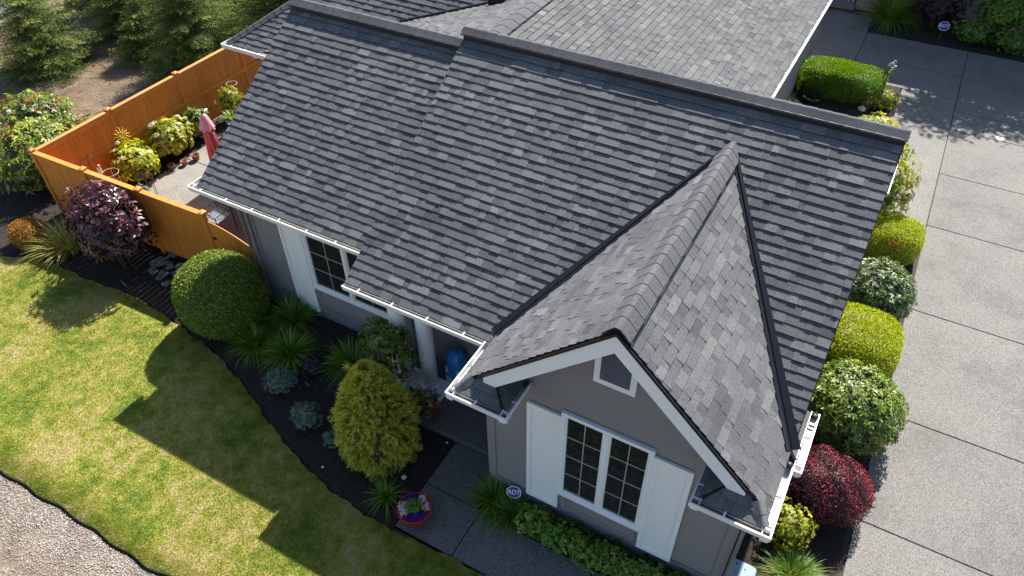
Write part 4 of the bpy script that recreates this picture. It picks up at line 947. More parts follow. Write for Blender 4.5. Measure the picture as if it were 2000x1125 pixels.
# hydrangeas along the back fence
for i, (x, y, z, rx, ry, rz, s, lb) in enumerate([(-9.86, -.88, .52, .55, .62, .52, 41, 'lime green hydrangea nearest the fence corner, with few pale heads'), (-9.86, .32, .58, .50, .68, .58, 42, 'broad lime green hydrangea with white heads in the middle of the patio bed'), (-9.92, 1.32, .48, .36, .36, .48, 43, 'small darker green hydrangea beside the pink umbrella')]):
    T = shrub('hydrangea', lb, 'hydrangea', (x, y, 0), 'hydrangeas along the back fence')
    T0, N0 = rosettes((0, 0, z), (rx, ry, rz), 240 if i < 2 else 110, 6, .13, .075, 'leaf_gold_green' if i < 2 else 'leaf_glossy', T, s, spread=.85, amp=.14)
    stems(T, (0, 0, 0), 8, rx*.7, z, s)
    up = [t for t, nn in zip(T0, N0) if t[2] > z+.1]
    fl_ = np.array(up[:(7, 16, 0)[i]]) if (7, 16, 0)[i] else None
    if fl_ is not None: flowers(T, fl_+np.array([0, 0, .05]), .06, 'petal_white', s, 'flower_head', 26)
T = shrub('flowering_plant', 'purple flowering plant behind the front fence, beside the pale wire hoop', 'flowers', (-8.75, -1.75, 0))
rosettes((0, 0, .35), (.35, .25, .30), 60, 6, .08, .03, 'leaf_silver', T, 51); flowers(T, np.array([(.15+.2*RNG.normal(), .1*RNG.normal(), .52+.08*RNG.normal()) for _ in range(16)]), .045, 'petal_purple', 5)
T = shrub('green_seedling', 'thin dark sprig poking above the front fence cap', 'plant', (-7.05, -2.35, 0))
stems(T, (0, 0, 0), 3, .12, 1.9, 8, .008); rosettes((0, 0, 1.85), (.16, .1, .22), 14, 4, .07, .03, 'leaf_purple', T, 53, core=0)
# purple-leaved shrub in front of the fence
T = shrub('purple_shrub', 'large dark purple leaved shrub spilling over the front fence', 'shrub', (-7.35, -3.45, 0))
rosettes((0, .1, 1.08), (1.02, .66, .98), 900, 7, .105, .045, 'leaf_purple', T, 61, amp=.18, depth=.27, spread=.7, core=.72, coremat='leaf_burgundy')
stems(T, (0, 0, 0), 12, .6, 1.5, 61, .02)
rg = np.random.default_rng(66); pp = []
for k in range(60):      # long whips breaking the outline
    a = rg.uniform(0, 6.28); r_ = rg.uniform(.3, .9); x, y, z = math.cos(a)*r_, .1+math.sin(a)*r_*.6, 1.9-.5*r_**2+rg.uniform(0, .28)
    for j in range(5): pp.append((x+j*.01*math.cos(a), y+j*.01, z-j*.07))
pp = np.array(pp); V, F, T1 = leaves(np.repeat(pp, 4, 0), rg.normal(size=(len(pp)*4, 3)), rg.normal(size=(len(pp)*4, 3)), .08, .035, rg.uniform(.3, 1, len(pp)*4)); np_mesh('whip', V, F, T1, 'leaf_purple', T)['kind'] = 'stuff'
# low bronze shrub and golden iris at the far left
T = shrub('bronze_shrub', 'low rounded golden bronze shrub at the left end of the bed', 'shrub', (-9.9, -3.95, 0))
clipped('foliage', (0, 0, .32), (.56, .42, .36), 5200, .035, .02, 'leaf_bronze', T, 71, amp=.05, fuzz=1.1)
stems(T, (0, 0, 0), 5, .3, .3, 4)
T = shrub('iris_clump', 'yellowing sword leaved clump between bronze shrub and purple shrub', 'plant', (-8.95, -3.72, 0))
blades(T, (0, 0, 0), 340, 1.0, .95, .024, 'leaf_blade_dry', 72, droop=.7, r0=.22, lean=(-.12, -.05), name='leaf')
T = shrub('bluegrey_plant', 'blue grey broad leaved plant at the foot of the fence corner', 'plant', (-9.35, -3.1, 0))
rosettes((0, 0, .22), (.36, .25, .2), 60, 6, .12, .07, 'leaf_silver', T, 73)
# clipped ball by the house corner
T = shrub('clipped_ball_bush', 'large clipped round green bush at the left house corner', 'bush', (-3.9, -3.62, 0))
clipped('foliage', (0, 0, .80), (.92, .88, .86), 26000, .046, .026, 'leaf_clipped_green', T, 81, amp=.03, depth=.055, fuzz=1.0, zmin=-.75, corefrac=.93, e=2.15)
stems(T, (0, 0, 0), 6, .2, .4, 5, .03)
# daylily clumps
for x, y, n_, L, s, lb in [(-2.60, -3.12, 560, .86, 91, 'green daylily clump against the house wall under the shutter'), (-2.84, -3.98, 480, .76, 92, 'green daylily clump nearest the clipped ball bush'), (-2.05, -3.86, 600, .88, 93, 'green daylily clump beside the silver shrub nearest the lawn')]:
    T = shrub('daylily', lb, 'daylily', (x, y, float(bed_h(np.array(x), np.array(y)))), 'daylily clumps below the front wall')
    blades(T, (0, 0, 0), n_, L, .95, .020, 'leaf_blade', s, seg=5, droop=1.0, r0=.12, name='leaf')
T = shrub('strap_plant', 'dark green wide strap leaved clump behind the golden conifer', 'plant', (-.78, -3.52, .1)); blades(T, (0, 0, 0), 300, .92, .95, .028, 'leaf_blade', 94, seg=5, r0=.12, name='leaf')
T = shrub('grass_clump', 'small arching green grass clump beside the red flower pot', 'grass', (1.42, -5.42, 0)); blades(T, (0, 0, 0), 170, .52, .95, .017, 'leaf_blade', 95, seg=5, r0=.06, name='leaf')
T = shrub('burgundy_plant', 'low dark burgundy plant beside the daylilies', 'plant', (-1.47, -3.80, .05)); rosettes((0, 0, .16), (.34, .28, .2), 110, 6, .06, .035, 'leaf_burgundy', T, 96)
for x, y, r, s, lb in [(-1.78, -4.42, .34, 101, 'silver green mounded shrub nearest the daylilies'), (-.80, -4.82, .33, 102, 'silver green shrub in the middle of the bed, left of the golden conifer'), (-.13, -4.98, .17, 103, 'tiny silver green shrub at the foot of the golden conifer')]:
    T = shrub('silver_shrub', lb, 'shrub', (x, y, .02), 'silver green shrubs in the front bed'); rosettes((0, 0, r*.55), (r, r*.85, r*.62), int(330*(r/.33)**2), 7, .05, .013, 'leaf_silver', T, s, spread=.55, amp=.12, core=.75)
# golden threadleaf conifer
T = shrub('golden_conifer', 'golden threadleaf conifer, egg shaped, in the middle of the front bed', 'conifer', (.73, -4.64, 0))
rg = np.random.default_rng(111); n_ = 2700
zz = rg.uniform(0, 1, n_)**1.1*2.10; a = rg.uniform(0, 6.283, n_)
rr = .625*np.where(zz < .62, .90+.1*zz/.62, np.clip(1-np.clip((zz-.62)/1.52, 0, 1)**1.7, 0, 1)**.85)+.03
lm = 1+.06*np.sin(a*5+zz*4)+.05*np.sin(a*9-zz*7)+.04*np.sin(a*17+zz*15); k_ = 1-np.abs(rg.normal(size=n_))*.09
P = np.stack([np.cos(a)*rr*lm*k_, np.sin(a)*rr*lm*k_, zz+.04], 1); outv = unit(np.stack([np.cos(a), np.sin(a), (zz-.6)*.9+rg.normal(0, .25, n_)], 1)+rg.normal(size=(n_, 3))*.3)
per = 22; OO = np.repeat(outv, per, 0); side = unit(np.cross(OO, rg.normal(size=OO.shape))); along = rg.uniform(0, 1, (n_*per, 1))
PP = np.repeat(P, per, 0)+OO*(along-.4)*.15+side*rg.normal(size=(n_*per, 1))*.012
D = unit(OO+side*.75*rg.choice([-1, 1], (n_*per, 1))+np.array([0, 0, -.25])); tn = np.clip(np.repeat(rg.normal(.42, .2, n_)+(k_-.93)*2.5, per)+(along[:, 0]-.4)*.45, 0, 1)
V, F, T1 = leaves(PP, D, rg.normal(size=D.shape), .055*rg.uniform(.6, 1.3, len(PP)), .012, tn, .12)
o = np_mesh('foliage', V, F, T1, 'leaf_threadleaf', T); o['kind'] = 'stuff'
MB().lathe([(.38, .06), (.46, .3), (.49, .62), (.42, 1.0), (.29, 1.35), (.12, 1.65), (.02, 1.85)], (0, 0, 0), 18).build('inner_growth', 'twig', T, True)
MB().tube([(0, 0, -.05), (0, 0, .6)], .05, 8).build('trunk', 'bark', T)
# river rocks by the fence
rg = random.Random(12)
ico = [(0, 0, 1), (.894, 0, .447), (.276, .851, .447), (-.724, .526, .447), (-.724, -.526, .447), (.276, -.851, .447), (.724, .526, -.447), (-.276, .851, -.447), (-.894, 0, -.447), (-.276, -.851, -.447), (.724, -.526, -.447), (0, 0, -1)]
icf = [(0, 1, 2), (0, 2, 3), (0, 3, 4), (0, 4, 5), (0, 5, 1), (1, 6, 2), (2, 7, 3), (3, 8, 4), (4, 9, 5), (5, 10, 1), (2, 6, 7), (3, 7, 8), (4, 8, 9), (5, 9, 10), (1, 10, 6), (6, 11, 7), (7, 11, 8), (8, 11, 9), (9, 11, 10), (10, 11, 6)]
rockm = []
for k in range(4):
    mb = MB(); mb.add([(x*rg.uniform(.85, 1.15), y*rg.uniform(.8, 1.1), z*rg.uniform(.5, .65)) for x, y, z in ico], icf); me = mb.mesh('river_rock', True); me.materials.append(MT['river_rock']); rockm.append(me)
for k in range(46):
    o = bpy.data.objects.new('river_rock', rockm[rg.randrange(4)]); COL.objects.link(o)
    s = rg.uniform(.06, .13); o.location = (-6.1+rg.uniform(-.75, .62), -3.03+rg.gauss(0, .17), .03+.03*rg.random()); o.scale = (s*rg.uniform(.9, 1.4), s, s); o.rotation_euler = (0, 0, rg.uniform(0, 3))
    tag(o, 'smooth blue grey river rock in the pile between fence and clipped ball bush', 'rock', 'river rocks piled at the foot of the front fence')
# plant tags, solar lights
for x, y, lb in [(-1.30, -4.22, 'green plant label on a wire stake beside the burgundy plant'), (-6.80, -3.95, 'green plant label on a wire stake below the purple shrub')]:
    T = thing('plant_label', lb, 'plant label', (x, y, 0), 'plant labels in the front bed')
    MB().prism([(-.06, 0, .17), (.06, -.02, .15), (.06, -.05, .20), (-.06, -.03, .22)], (0, .004, .004)).build('plate', 'tag_green', T)
    MB().tube([(-.03, -.01, .17), (-.03, .01, 0)], .004, 4).build('stake', 'wire_pale', T); MB().tube([(.04, -.02, .16), (.04, .01, 0)], .004, 4).build('stake', 'wire_pale', T)
for x, y, z, r, lb in [(1.50, -5.02, .14, .045, 'round solar path light between the golden conifer and the walkway'), (.10, -5.50, .06, .025, 'small round solar light near the lawn edge below the golden conifer'), (1.72, -4.02, .05, .022, 'small round solar light in the bed corner beside the porch slab'), (2.88, -4.62, .06, .035, 'round solar light at the walkway edge beside the grassy groundcover')]:
    T = thing('path_light', lb, 'garden light', (x, y, 0), 'round solar lights in the front bed'); MB().tube([(0, 0, 0), (0, 0, z)], .008, 5).build('stake', 'iron_black', T); MB().lathe([(r*.9, z), (r, z+.012), (r*.8, z+.022)], (0, 0, 0), 16).build('lamp_head', 'solar_glass', T)
# red bowl of flowers on the walk
T = thing('flower_pot', 'round red pot of white, blue and red flowers on the walkway corner', 'flower pot', (2.05, -5.48, .02))
MB().lathe([(.17, 0), (.24, .12), (.275, .27), (.285, .285), (.285, .30), (.27, .30), (.265, .26)], (0, 0, 0), 32).build('pot', 'pot_red', T, True); MB().lathe([(.262, .255), (.01, .27)], (0, 0, 0), 20).build('soil', 'mulch', T)
rosettes((0, 0, .32), (.14, .14, .14), 110, 7, .06, .016, 'leaf_hedge_green', T, 121, core=.6)
rg = np.random.default_rng(9)
def arc_pts(a0, a1, r0, r1, n, z): a = rg.uniform(a0, a1, n); r = rg.uniform(r0, r1, n); return np.stack([r*np.cos(a), r*np.sin(a), z+rg.uniform(0, .03, n)], 1)
flowers(T, arc_pts(.2, 1.7, .12, .25, 60, .32), .024, 'petal_white', 1, per=8); flowers(T, arc_pts(3.2, 4.5, .14, .25, 55, .32), .024, 'petal_white', 2, per=8)
flowers(T, arc_pts(1.75, 3.15, .12, .26, 110, .30), .022, 'petal_blue', 3, per=8); flowers(T, arc_pts(4.55, 6.3, .11, .26, 130, .30), .022, 'petal_blue', 4, per=8)
flowers(T, np.array([(-.02, .26, .34), (.0, -.24, .33), (.22, .02, .33), (.02, .28, .35)]), .028, 'petal_red', 5, per=12)
# ------------------------------------------------------------------ porch things
T = thing('climbing_rose', 'leafy trailing shrub with few pink flowers on a white trellis beside the porch column', 'shrub', (.28, -3.62, .1))
rosettes((0, 0, 1.45), (.55, .34, .42), 320, 6, .075, .042, 'leaf_glossy', T, 131, spread=.8, amp=.25, core=.45)
rosettes((-.12, -.05, .85), (.44, .26, .45), 230, 6, .075, .042, 'leaf_glossy', T, 132, spread=.8, amp=.3, core=.4)
stems(T, (0, 0, 0), 7, .35, 1.7, 14, .012); rosettes((.55, 0, 1.25), (.28, .12, .16), 26, 5, .06, .035, 'leaf_glossy', T, 133, core=0)
flowers(T, np.array([(.38, -.25, .75), (-.35, -.25, 1.1), (.2, -.3, 1.5), (-.45, -.1, 1.55), (.5, -.1, 1.05)]), .04, 'petal_pink', 6)
T = thing('trellis', 'white wooden trellis behind the trailing shrub', 'trellis', (.38, -3.66, .1))
for x in (-.18, -.06, .06, .18): MB().box(x-.014, x+.014, -.01, .01, 0, 1.35).build('slat', 'trim_white', T)
for z in (.25, .55, .85, 1.15): MB().box(-.21, .21, -.024, -.0105, z, z+.028).build('slat', 'trim_white', T)
T = thing('plant_stand', 'red scrolled iron plant stand beside the porch plinth', 'plant stand', (1.06, -3.74, .15))
for s_ in (-1, 1):
    MB().tube([(s_*.30, -.10, 0), (s_*.24, -.1, .22), (s_*.30, -.1, .42)], .009, 5).build('leg', 'iron_red', T); MB().tube([(s_*.30, .10, 0), (s_*.24, .1, .22), (s_*.30, .1, .42)], .009, 5).build('leg', 'iron_red', T)
    MB().ring((s_*.34, 0, .40), .07, .009, (0, 1, 0), 16).build('scroll', 'iron_red', T); MB().ring((s_*.32, -.02, .22), .05, .008, (0, 1, 0), 16).build('scroll', 'iron_red', T)
mb = MB(); [mb.tube([(-.32, y, .34), (.32, y, .34)], .008, 5) for y in (-.12, -.06, 0, .06, .12)]; mb.build('shelf', 'iron_red', T)
mb = MB(); [mb.tube([(-.32, y, .10), (.32, y, .10)], .008, 5) for y in (-.12, -.04, .04, .12)]; mb.build('shelf', 'iron_red', T)
mb = MB(); [mb.ring((-.24+.12*k, -.135, .26), .055, .007, (0, 1, 0), 14) for k in range(5)]; mb.build('scrollwork', 'iron_red', T)
for i, (x, z, r, h, mt, lb) in enumerate([(-.16, .345, .12, .15, 'pot_red', 'red pot of white flowers on the left of the upper stand shelf'), (.16, .345, .115, .16, 'pot_red', 'red pot of pink purple flowers on the right of the upper stand shelf')]):
    T = thing('potted_flowers', lb, 'potted flowers', (1.06+x, -3.74, .15+z), 'pots on the red plant stand'); pot((0, 0, 0), r, h, mt, T)
    rosettes((0, 0, h+.05), (.20, .16, .15), 46, 6, .055, .03, 'leaf_glossy', T, 140+i, core=.5); q = sph_dirs(22, np.random.default_rng(i+3), .0)*np.array([.2, .17, .17])+np.array([0, 0, h+.08])
    flowers(T, q, .03, 'petal_white' if i == 0 else 'petal_purple', 7+i, per=12)
for i, (x, y, lb) in enumerate([(-.12, -.02, 'teal pot under the plant stand, on the left'), (.16, -.10, 'teal pot with green tuft under the plant stand, on the right')]):
    T = thing('teal_pot', lb, 'pot', (1.06+x, -3.74+y, .26), 'teal pots below the red plant stand'); pot((0, 0, -.0), .085, .15, 'pot_teal', T); rosettes((0, 0, .17), (.08, .08, .07), 22, 5, .045, .025, 'leaf_glossy', T, 150+i, core=.5)
T = thing('cardboard_box', 'white printed box standing beside the porch column', 'box', (.98, -2.80, .15)) 
T.location = (1.14, -2.72, .15)
MB().bbox(-.15, .15, -.17, .17, 0, .42, .004).build('carton', 'box_white', T)
mb = MB(); pts = [(.153, -.12+.012*k, .27+.018*math.sin(k*1.9)) for k in range(20)]; mb.tube(pts, .006, 4); mb.build('red_script', 'ink_red', T)
T = thing('blue_bag', 'blue plastic bag stuffed into the top of the white box', 'bag', (1.14, -2.72, .42))
rg = np.random.default_rng(77); mb = MB(); seg = 40; vs = []; prof = [(.16, -.08), (.168, .06), (.175, .18), (.18, .32), (.165, .46), (.125, .56), (.06, .62), (.02, .63)]
prof = [(.161, .152), (.175, .156), (.18, .2), (.19, .32), (.185, .45), (.15, .56), (.10, .62), (.04, .65)]
prof = [(r_, z-.14) for r_, z in prof]
for i, (r_, z) in enumerate(prof):
    for k in range(seg):
        a = 2*math.pi*k/seg; f = 1+.06*math.sin(a*9+i*.4)*(i/7)+.03*math.sin(a*5+i*1.3); f *= 1+.10*abs(math.cos(a)*math.sin(a))*(1 if i < 3 else .2); vs.append((r_*f*math.cos(a), r_*f*math.sin(a)*1.05, z+.012*math.sin(a*7+i)))
fs = [(i*seg+k, i*seg+(k+1) % seg, (i+1)*seg+(k+1) % seg, (i+1)*seg+k) for i in range(7) for k in range(seg)]+[tuple(range(7*seg, 8*seg))]
mb.add(vs, fs); mb.build('sack', 'bag_blue', T, True)
MB().prism([(-.158, -.178, .01), (.158, -.178, .01), (.158, -.178, -.10), (0.1, -.178, -.22), (-.158, -.178, -.06)], (0, .004, 0)).build('overhang', 'bag_blue', T)
MB().prism([(.154, -.178, .01), (.154, .17, .01), (.154, .17, -.02), (.154, -.12, -.19), (.154, -.178, -.16)], (.004, 0, 0)).build('overhang', 'bag_blue', T)
# ------------------------------------------------------------------ security signs
def sec_sign(label, c, nrm, R_, h):
    T = thing('yard_sign', label, 'sign', c, None); q = Vector(nrm).to_track_quat('Z', 'Y')
    def octo(r, z, sx=1.18): return [q@Vector((r*sx*math.cos(math.pi/8+k*math.pi/4), r*math.sin(math.pi/8+k*math.pi/4), z))+Vector((0, 0, h)) for k in range(8)]
    MB().add(octo(R_, 0)+octo(R_, -.012), [tuple(range(8)), tuple(range(15, 7, -1))]+[((k+1) % 8, k, 8+k, 8+(k+1) % 8) for k in range(8)]).build('border', 'sign_white', T)
    MB().add(octo(R_*.88, .003)+octo(R_*.88, .0005), [tuple(range(8))]+[((k+1) % 8, k, 8+k, 8+(k+1) % 8) for k in range(8)]).build('panel', 'sign_blue', T)
    cu = bpy.data.curves.new('lettering', 'FONT'); cu.body = 'ADT'; cu.size = R_*.95; cu.align_x = 'CENTER'; cu.align_y = 'CENTER'; cu.extrude = .001; cu.offset = .002
    tx = bpy.data.objects.new('tmp', cu); COL.objects.link(tx); dg = bpy.context.evaluated_depsgraph_get(); me = bpy.data.meshes.new_from_object(tx.evaluated_get(dg)); bpy.data.objects.remove(tx)
    me.materials.clear(); o = put('lettering', me, 'sign_white', T)
    nz = Vector(nrm).normalized(); up = (Vector((0, 0, 1))-nz*nz.z).normalized(); sd_ = up.cross(nz)
    o.matrix_local = Matrix.Translation(Vector((0, 0, h))+nz*.0045)@Matrix((sd_, up, nz)).transposed().to_4x4()
    MB().tube([(0, .012, 0), (0, .012, h)], .006, 5).build('stake', 'metal_grey', T)
sec_sign('blue octagonal security sign on a stake beside the gable wall', (3.36, -4.50, 0), (.25, -.75, .6), .11, .40)
sec_sign('blue octagonal security sign on a stake in the bed across the driveway', (7.44, 17.72, 0), (.1, -.8, .55), .155, .48)
# ------------------------------------------------------------------ ground cover below the gable window
T = thing('ground_cover', 'low leafy green ground cover along the foot of the gable wall', 'ground cover', (0, 0, 0)); T['kind'] = 'stuff'
for k in range(15):
    x = 3.75+k*.205; rosettes((x, -4.68+.05*math.sin(k*2.1), .15), (.27, .31, .24), 150, 6, .055, .034, ('leaf_groundcover', 'leaf_clipped_green', 'leaf_groundcover')[k % 3], T, 160+k, amp=.2, core=.6, zmin=-.1, name='foliage')
for i, (x, y, L, lb) in enumerate([(3.05, -4.62, .62, 'arching grassy clump at the left corner of the gable wall'), (3.42, -4.72, .52, 'arching grassy clump just below the security sign')]):
    T = thing('grass_clump', lb, 'grass', (x, y, 0.02)); blades(T, (0, 0, 0), 330, L*1.15, .95, .02, 'leaf_blade', 180+i, seg=5, r0=.16, name='leaf')
# ------------------------------------------------------------------ right hand bed, front to back
T = thing('ornamental_grass', 'bright fine leaved ornamental grass mound at the front of the driveway bed', 'grass', (7.72, -3.55, 0)); blades(T, (0, 0, 0), 900, .62, 1.0, .010, 'leaf_blade', 201, seg=5, r0=.16, name='leaf'); blades(T, (-.1, -.12, 0), 90, .6, 1.0, .010, 'leaf_blade_dry', 202, seg=5, r0=.1, name='leaf')
T = thing('euonymus', 'small yellow green mounded shrub under the gable gutter corner', 'shrub', (7.45, -2.88, 0)); rosettes((0, 0, .36), (.40, .38, .36), 260, 7, .055, .032, 'leaf_gold_green', T, 203, amp=.14); stems(T, (0, 0, 0), 5, .2, .3, 7)
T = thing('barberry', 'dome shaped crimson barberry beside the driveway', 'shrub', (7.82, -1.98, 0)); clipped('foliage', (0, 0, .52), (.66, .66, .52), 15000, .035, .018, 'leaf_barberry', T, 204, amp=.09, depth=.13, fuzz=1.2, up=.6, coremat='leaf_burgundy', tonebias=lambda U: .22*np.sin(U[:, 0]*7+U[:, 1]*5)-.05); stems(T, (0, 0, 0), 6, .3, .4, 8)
T = thing('rhododendron', 'big glossy green rhododendron bulging over the driveway edge', 'shrub', (7.78, -.30, 0)); rosettes((0, 0, .66), (.86, .92, .70), 1700, 8, .085, .029, 'leaf_glossy', T, 205, amp=.09, spread=.75); stems(T, (0, 0, 0), 9, .5, .7, 9, .02)
T = thing('clipped_gold_bush', 'larger clipped yellow bush between the rhododendrons', 'bush', (7.66, 1.62, 0)); clipped('foliage', (0, 0, .42), (.76, .76, .50), 21000, .034, .02, 'leaf_lime', T, 206, e=3.2, amp=.03, depth=.05, up=.5, zmin=-.8, corefrac=.9)
T = thing('rhododendron', 'pale edged green rhododendron behind the larger clipped yellow bush', 'shrub', (7.72, 2.98, 0)); rosettes((0, 0, .60), (.78, .74, .64), 1100, 8, .08, .026, 'leaf_variegated', T, 207, amp=.10, spread=.7); stems(T, (0, 0, 0), 9, .4, .6, 10, .02)
T = thing('clipped_gold_bush', 'smaller clipped yellow bush with an orange patch, next to the driveway spotlights', 'bush', (7.70, 5.25, 0)); clipped('foliage', (0, 0, .42), (.64, .60, .45), 16000, .034, .02, 'leaf_lime', T, 208, e=3.2, amp=.03, depth=.05, up=.5, zmin=-.8, corefrac=.9)
rg = np.random.default_rng(3); P = np.array([.05, -.55, .72])+rg.normal(size=(160, 3))*np.array([.12, .03, .05]); V, F, T1 = leaves(P, rg.normal(size=P.shape), rg.normal(size=P.shape)+np.array([0, -1, 1]), .035, .02, rg.uniform(0, 1, 160)); np_mesh('dead_patch', V, F, T1, 'leaf_bronze', T)['kind'] = 'stuff'
for x, y, lb, an in [(8.18, 5.02, 'black spotlight with pale lens beside the smaller clipped yellow bush', .6), (8.1, 4.40, 'low black spotlight in the shade at the bed edge, by the pale edged rhododendron', 2.5)]:
    T = thing('spotlight', lb, 'garden light', (x, y, 0)); MB().tube([(0, 0, 0), (0, 0, .14)], .012, 6).build('stake', 'black_plastic', T)
    d = Vector((math.cos(an)*.6, math.sin(an)*.6, .55)).normalized(); MB().tube([Vector((0, 0, .16))-d*.07, Vector((0, 0, .16))+d*.02, Vector((0, 0, .16))+d*.06], .035, 10, True, .055).build('lamp_head', 'black_plastic', T)
    q = d.to_track_quat('Z', 'Y'); MB().add([Vector((0, 0, .16))+d*.062+q@Vector((.046*math.cos(a), .046*math.sin(a), 0)) for a in np.linspace(0, 6.283, 13)[:-1]], [tuple(range(12))]).build('lens', 'solar_glass', T)
# tall yellow-green shrub in the courtyard angle
T = thing('golden_shrub', 'tall bright yellow green shrub rising behind the right end of the ridge', 'shrub', (6.6, 6.9, 0))
rosettes((-.1, .75, .95), (1.0, 1.0, .98), 1000, 7, .085, .038, 'leaf_vine', T, 211, amp=.16, spread=.75, up=.2, core=.55, coremat='leaf_hedge_green'); rosettes((-1.45, .9, .75), (.85, .75, .85), 620, 7, .085, .038, 'leaf_vine', T, 212, amp=.18, spread=.75, up=.2, core=.5, coremat='leaf_hedge_green')
rosettes((.55, -.75, .95), (.68, 1.0, .95), 520, 7, .085, .038, 'leaf_vine', T, 213, amp=.18, spread=.75, up=.2, core=.5, coremat='leaf_hedge_green'); stems(T, (0, 0, 0), 12, .9, 1.6, 12, .03)
# hedge block and neighbours
T = thing('box_hedge', 'rectangular clipped green hedge block by the upper driveway', 'hedge', (5.20, 12.35, 0)); clipped('foliage', (0, 0, .40), (1.22, .62, .46), 26000, .042, .026, 'leaf_hedge_green', T, 221, e=5.5, amp=.02, depth=.05, up=.6, zmin=-.8, corefrac=.9)
T = thing('planter_bowl', 'shallow dark bowl planter in the shade at the left foot of the hedge', 'planter', (4.62, 11.5, .02)); MB().lathe([(.18, 0), (.27, .10), (.29, .16), (.26, .16), (.25, .13), (.01, .14)], (0, 0, 0), 24).build('bowl', 'pot_dark', T, True); rosettes((0, 0, .16), (.2, .2, .08), 24, 5, .05, .025, 'leaf_burgundy', T, 222, core=.5)
T = thing('perennial', 'mixed yellow green perennials at the right end of the hedge', 'plant', (6.42, 12.05, 0)); rosettes((0, 0, .26), (.48, .36, .28), 150, 6, .07, .03, 'leaf_gold_green', T, 223, amp=.2); rosettes((-.35, -.1, .22), (.35, .3, .24), 80, 6, .07, .02, 'leaf_blade_dry', T, 224, amp=.2)
T = thing('tall_perennial', 'single tall pale flowering stem above the perennials', 'plant', (6.38, 12.30, 0)); stems(T, (0, 0, 0), 2, .06, 1.3, 13, .012); rosettes((0, 0, .95), (.16, .16, .42), 46, 5, .065, .03, 'leaf_variegated', T, 225, core=0); flowers(T, np.array([(.03*k % .1, -.02, 1.0+.07*k) for k in range(6)]), .045, 'petal_white', 9)
T = thing('garden_stone', 'pale rounded stone at the foot of the hedge', 'stone', (6.02, 11.65, .05)); MB().add([(x*.14, y*.11, z*.11) for x, y, z in ico], icf).build('boulder', 'quartz', T, True)
o = MB().lathe([(.115, .0), (.115, .006), (.105, .009)], (9.67, 11.86, 0), 28).build('cleanout_cover', 'quartz'); tag(o, 'small white round cover set in the driveway', 'cover')
T = thing('utility_lid', 'pale blue plastic utility box lid with dark spots in the front bed', 'lid', (7.02, -3.95, 0))
mb = MB(); pr_ = []; hx_, hy_, r_ = .20, .27, .06
for cx, cy, a0 in ((hx_-r_, hy_-r_, 0), (-hx_+r_, hy_-r_, 90), (-hx_+r_, -hy_+r_, 180), (hx_-r_, -hy_+r_, 270)):
    for k in range(5): a = math.radians(a0+k*22.5); pr_.append((cx+r_*math.cos(a), cy+r_*math.sin(a)))
mb.prism([(x, y, .09) for x, y in pr_], (0, 0, -.07)); mb.build('lid', 'lid_blue', T)
for x, y, r in ((-.10, .20, .02), (.04, .16, .017), (-.08, .07, .012)): MB().lathe([(r, .0905), (r*.7, .0935)], (x, y, 0), 8).build('spot', 'black_plastic', T)
# ------------------------------------------------------------------ beyond the driveway
T = thing('maiden_grass', 'tall dark green maiden grass arching beside the brick pillar', 'grass', (5.75, 18.25, 0)); blades(T, (0, 0, 0), 900, 1.7, .95, .02, 'leaf_blade', 231, seg=6, r0=.3, droop=1.1, name='leaf')
T = thing('plum_shrub', 'large dark burgundy shrub behind the far security sign', 'shrub', (7.05, 18.75, 0)); rosettes((0, 0, .9), (1.0, .75, .95), 600, 6, .10, .06, 'leaf_burgundy', T, 232); stems(T, (0, 0, 0), 8, .5, .9, 15, .02)
for x, y, s, lb in [(8.35, 17.85, 233, 'pink flowered shrub just right of the far security sign'), (9.55, 17.75, 234, 'pink flowered shrub furthest right in the bed across the driveway')]:
    T = thing('spirea', lb, 'shrub', (x, y, 0), 'pink flowered shrubs across the driveway'); T0, N0 = rosettes((0, 0, .42), (.70, .48, .44), 330, 6, .065, .03, 'leaf_hedge_green', T, s, amp=.15); flowers(T, T0[T0[:, 2] > .5][:46], .05, 'petal_pink', s, 'flower_head', 12); stems(T, (0, 0, 0), 6, .4, .4, s)
def tree(name, label, c, h, crown, mats, seed, trunk=.10, n=900, L=.12):
    T = thing(name, label, 'tree', c); mb = MB(); rg = random.Random(seed)
    mb.tube([(0, 0, -.1), (.03, .02, h*.35), (-.02, .04, h*.7), (0, 0, h*.92)], trunk, 9, True, trunk*.25); mb.build('trunk', 'bark', T, True)
    lb_ = MB()
    for k in range(9):
        a = rg.uniform(0, 6.28); z = h*rg.uniform(.4, .75); r = crown[0]*rg.uniform(.5, .85); lb_.tube([(0, 0, z), (math.cos(a)*r*.5, math.sin(a)*r*.5, z+.35), (math.cos(a)*r, math.sin(a)*r, z+.9)], trunk*.35, 6, True, trunk*.08)
    lb_.build('limb', 'bark', T)
    for k in range(6):
        a = 2*math.pi*k/6+rg.uniform(-.3, .3); r = crown[0]*.45; c_ = (math.cos(a)*r, math.sin(a)*r, h-crown[2]*rg.uniform(.55, 1.15))
        rosettes(c_, (crown[0]*.62, crown[1]*.62, crown[2]*.55), n//6, 6, L, L*.5, mats, T, seed*10+k, amp=.25, depth=.35, core=0, name='crown')
    return T
tree('shade_tree', 'tall green tree in the bed across the driveway, behind the rightmost pink shrub', (9.2, 18.9, 0), 7.9, (2.0, 1.5, 2.6), 'leaf_hedge_green', 24, n=2200)
tree('shade_tree', 'slender purple leaved tree rising out of the bed beside the second pillar', (7.6, 19.4, 0), 7.9, (1.15, 1.0, 1.3), 'leaf_purple', 25, n=700)
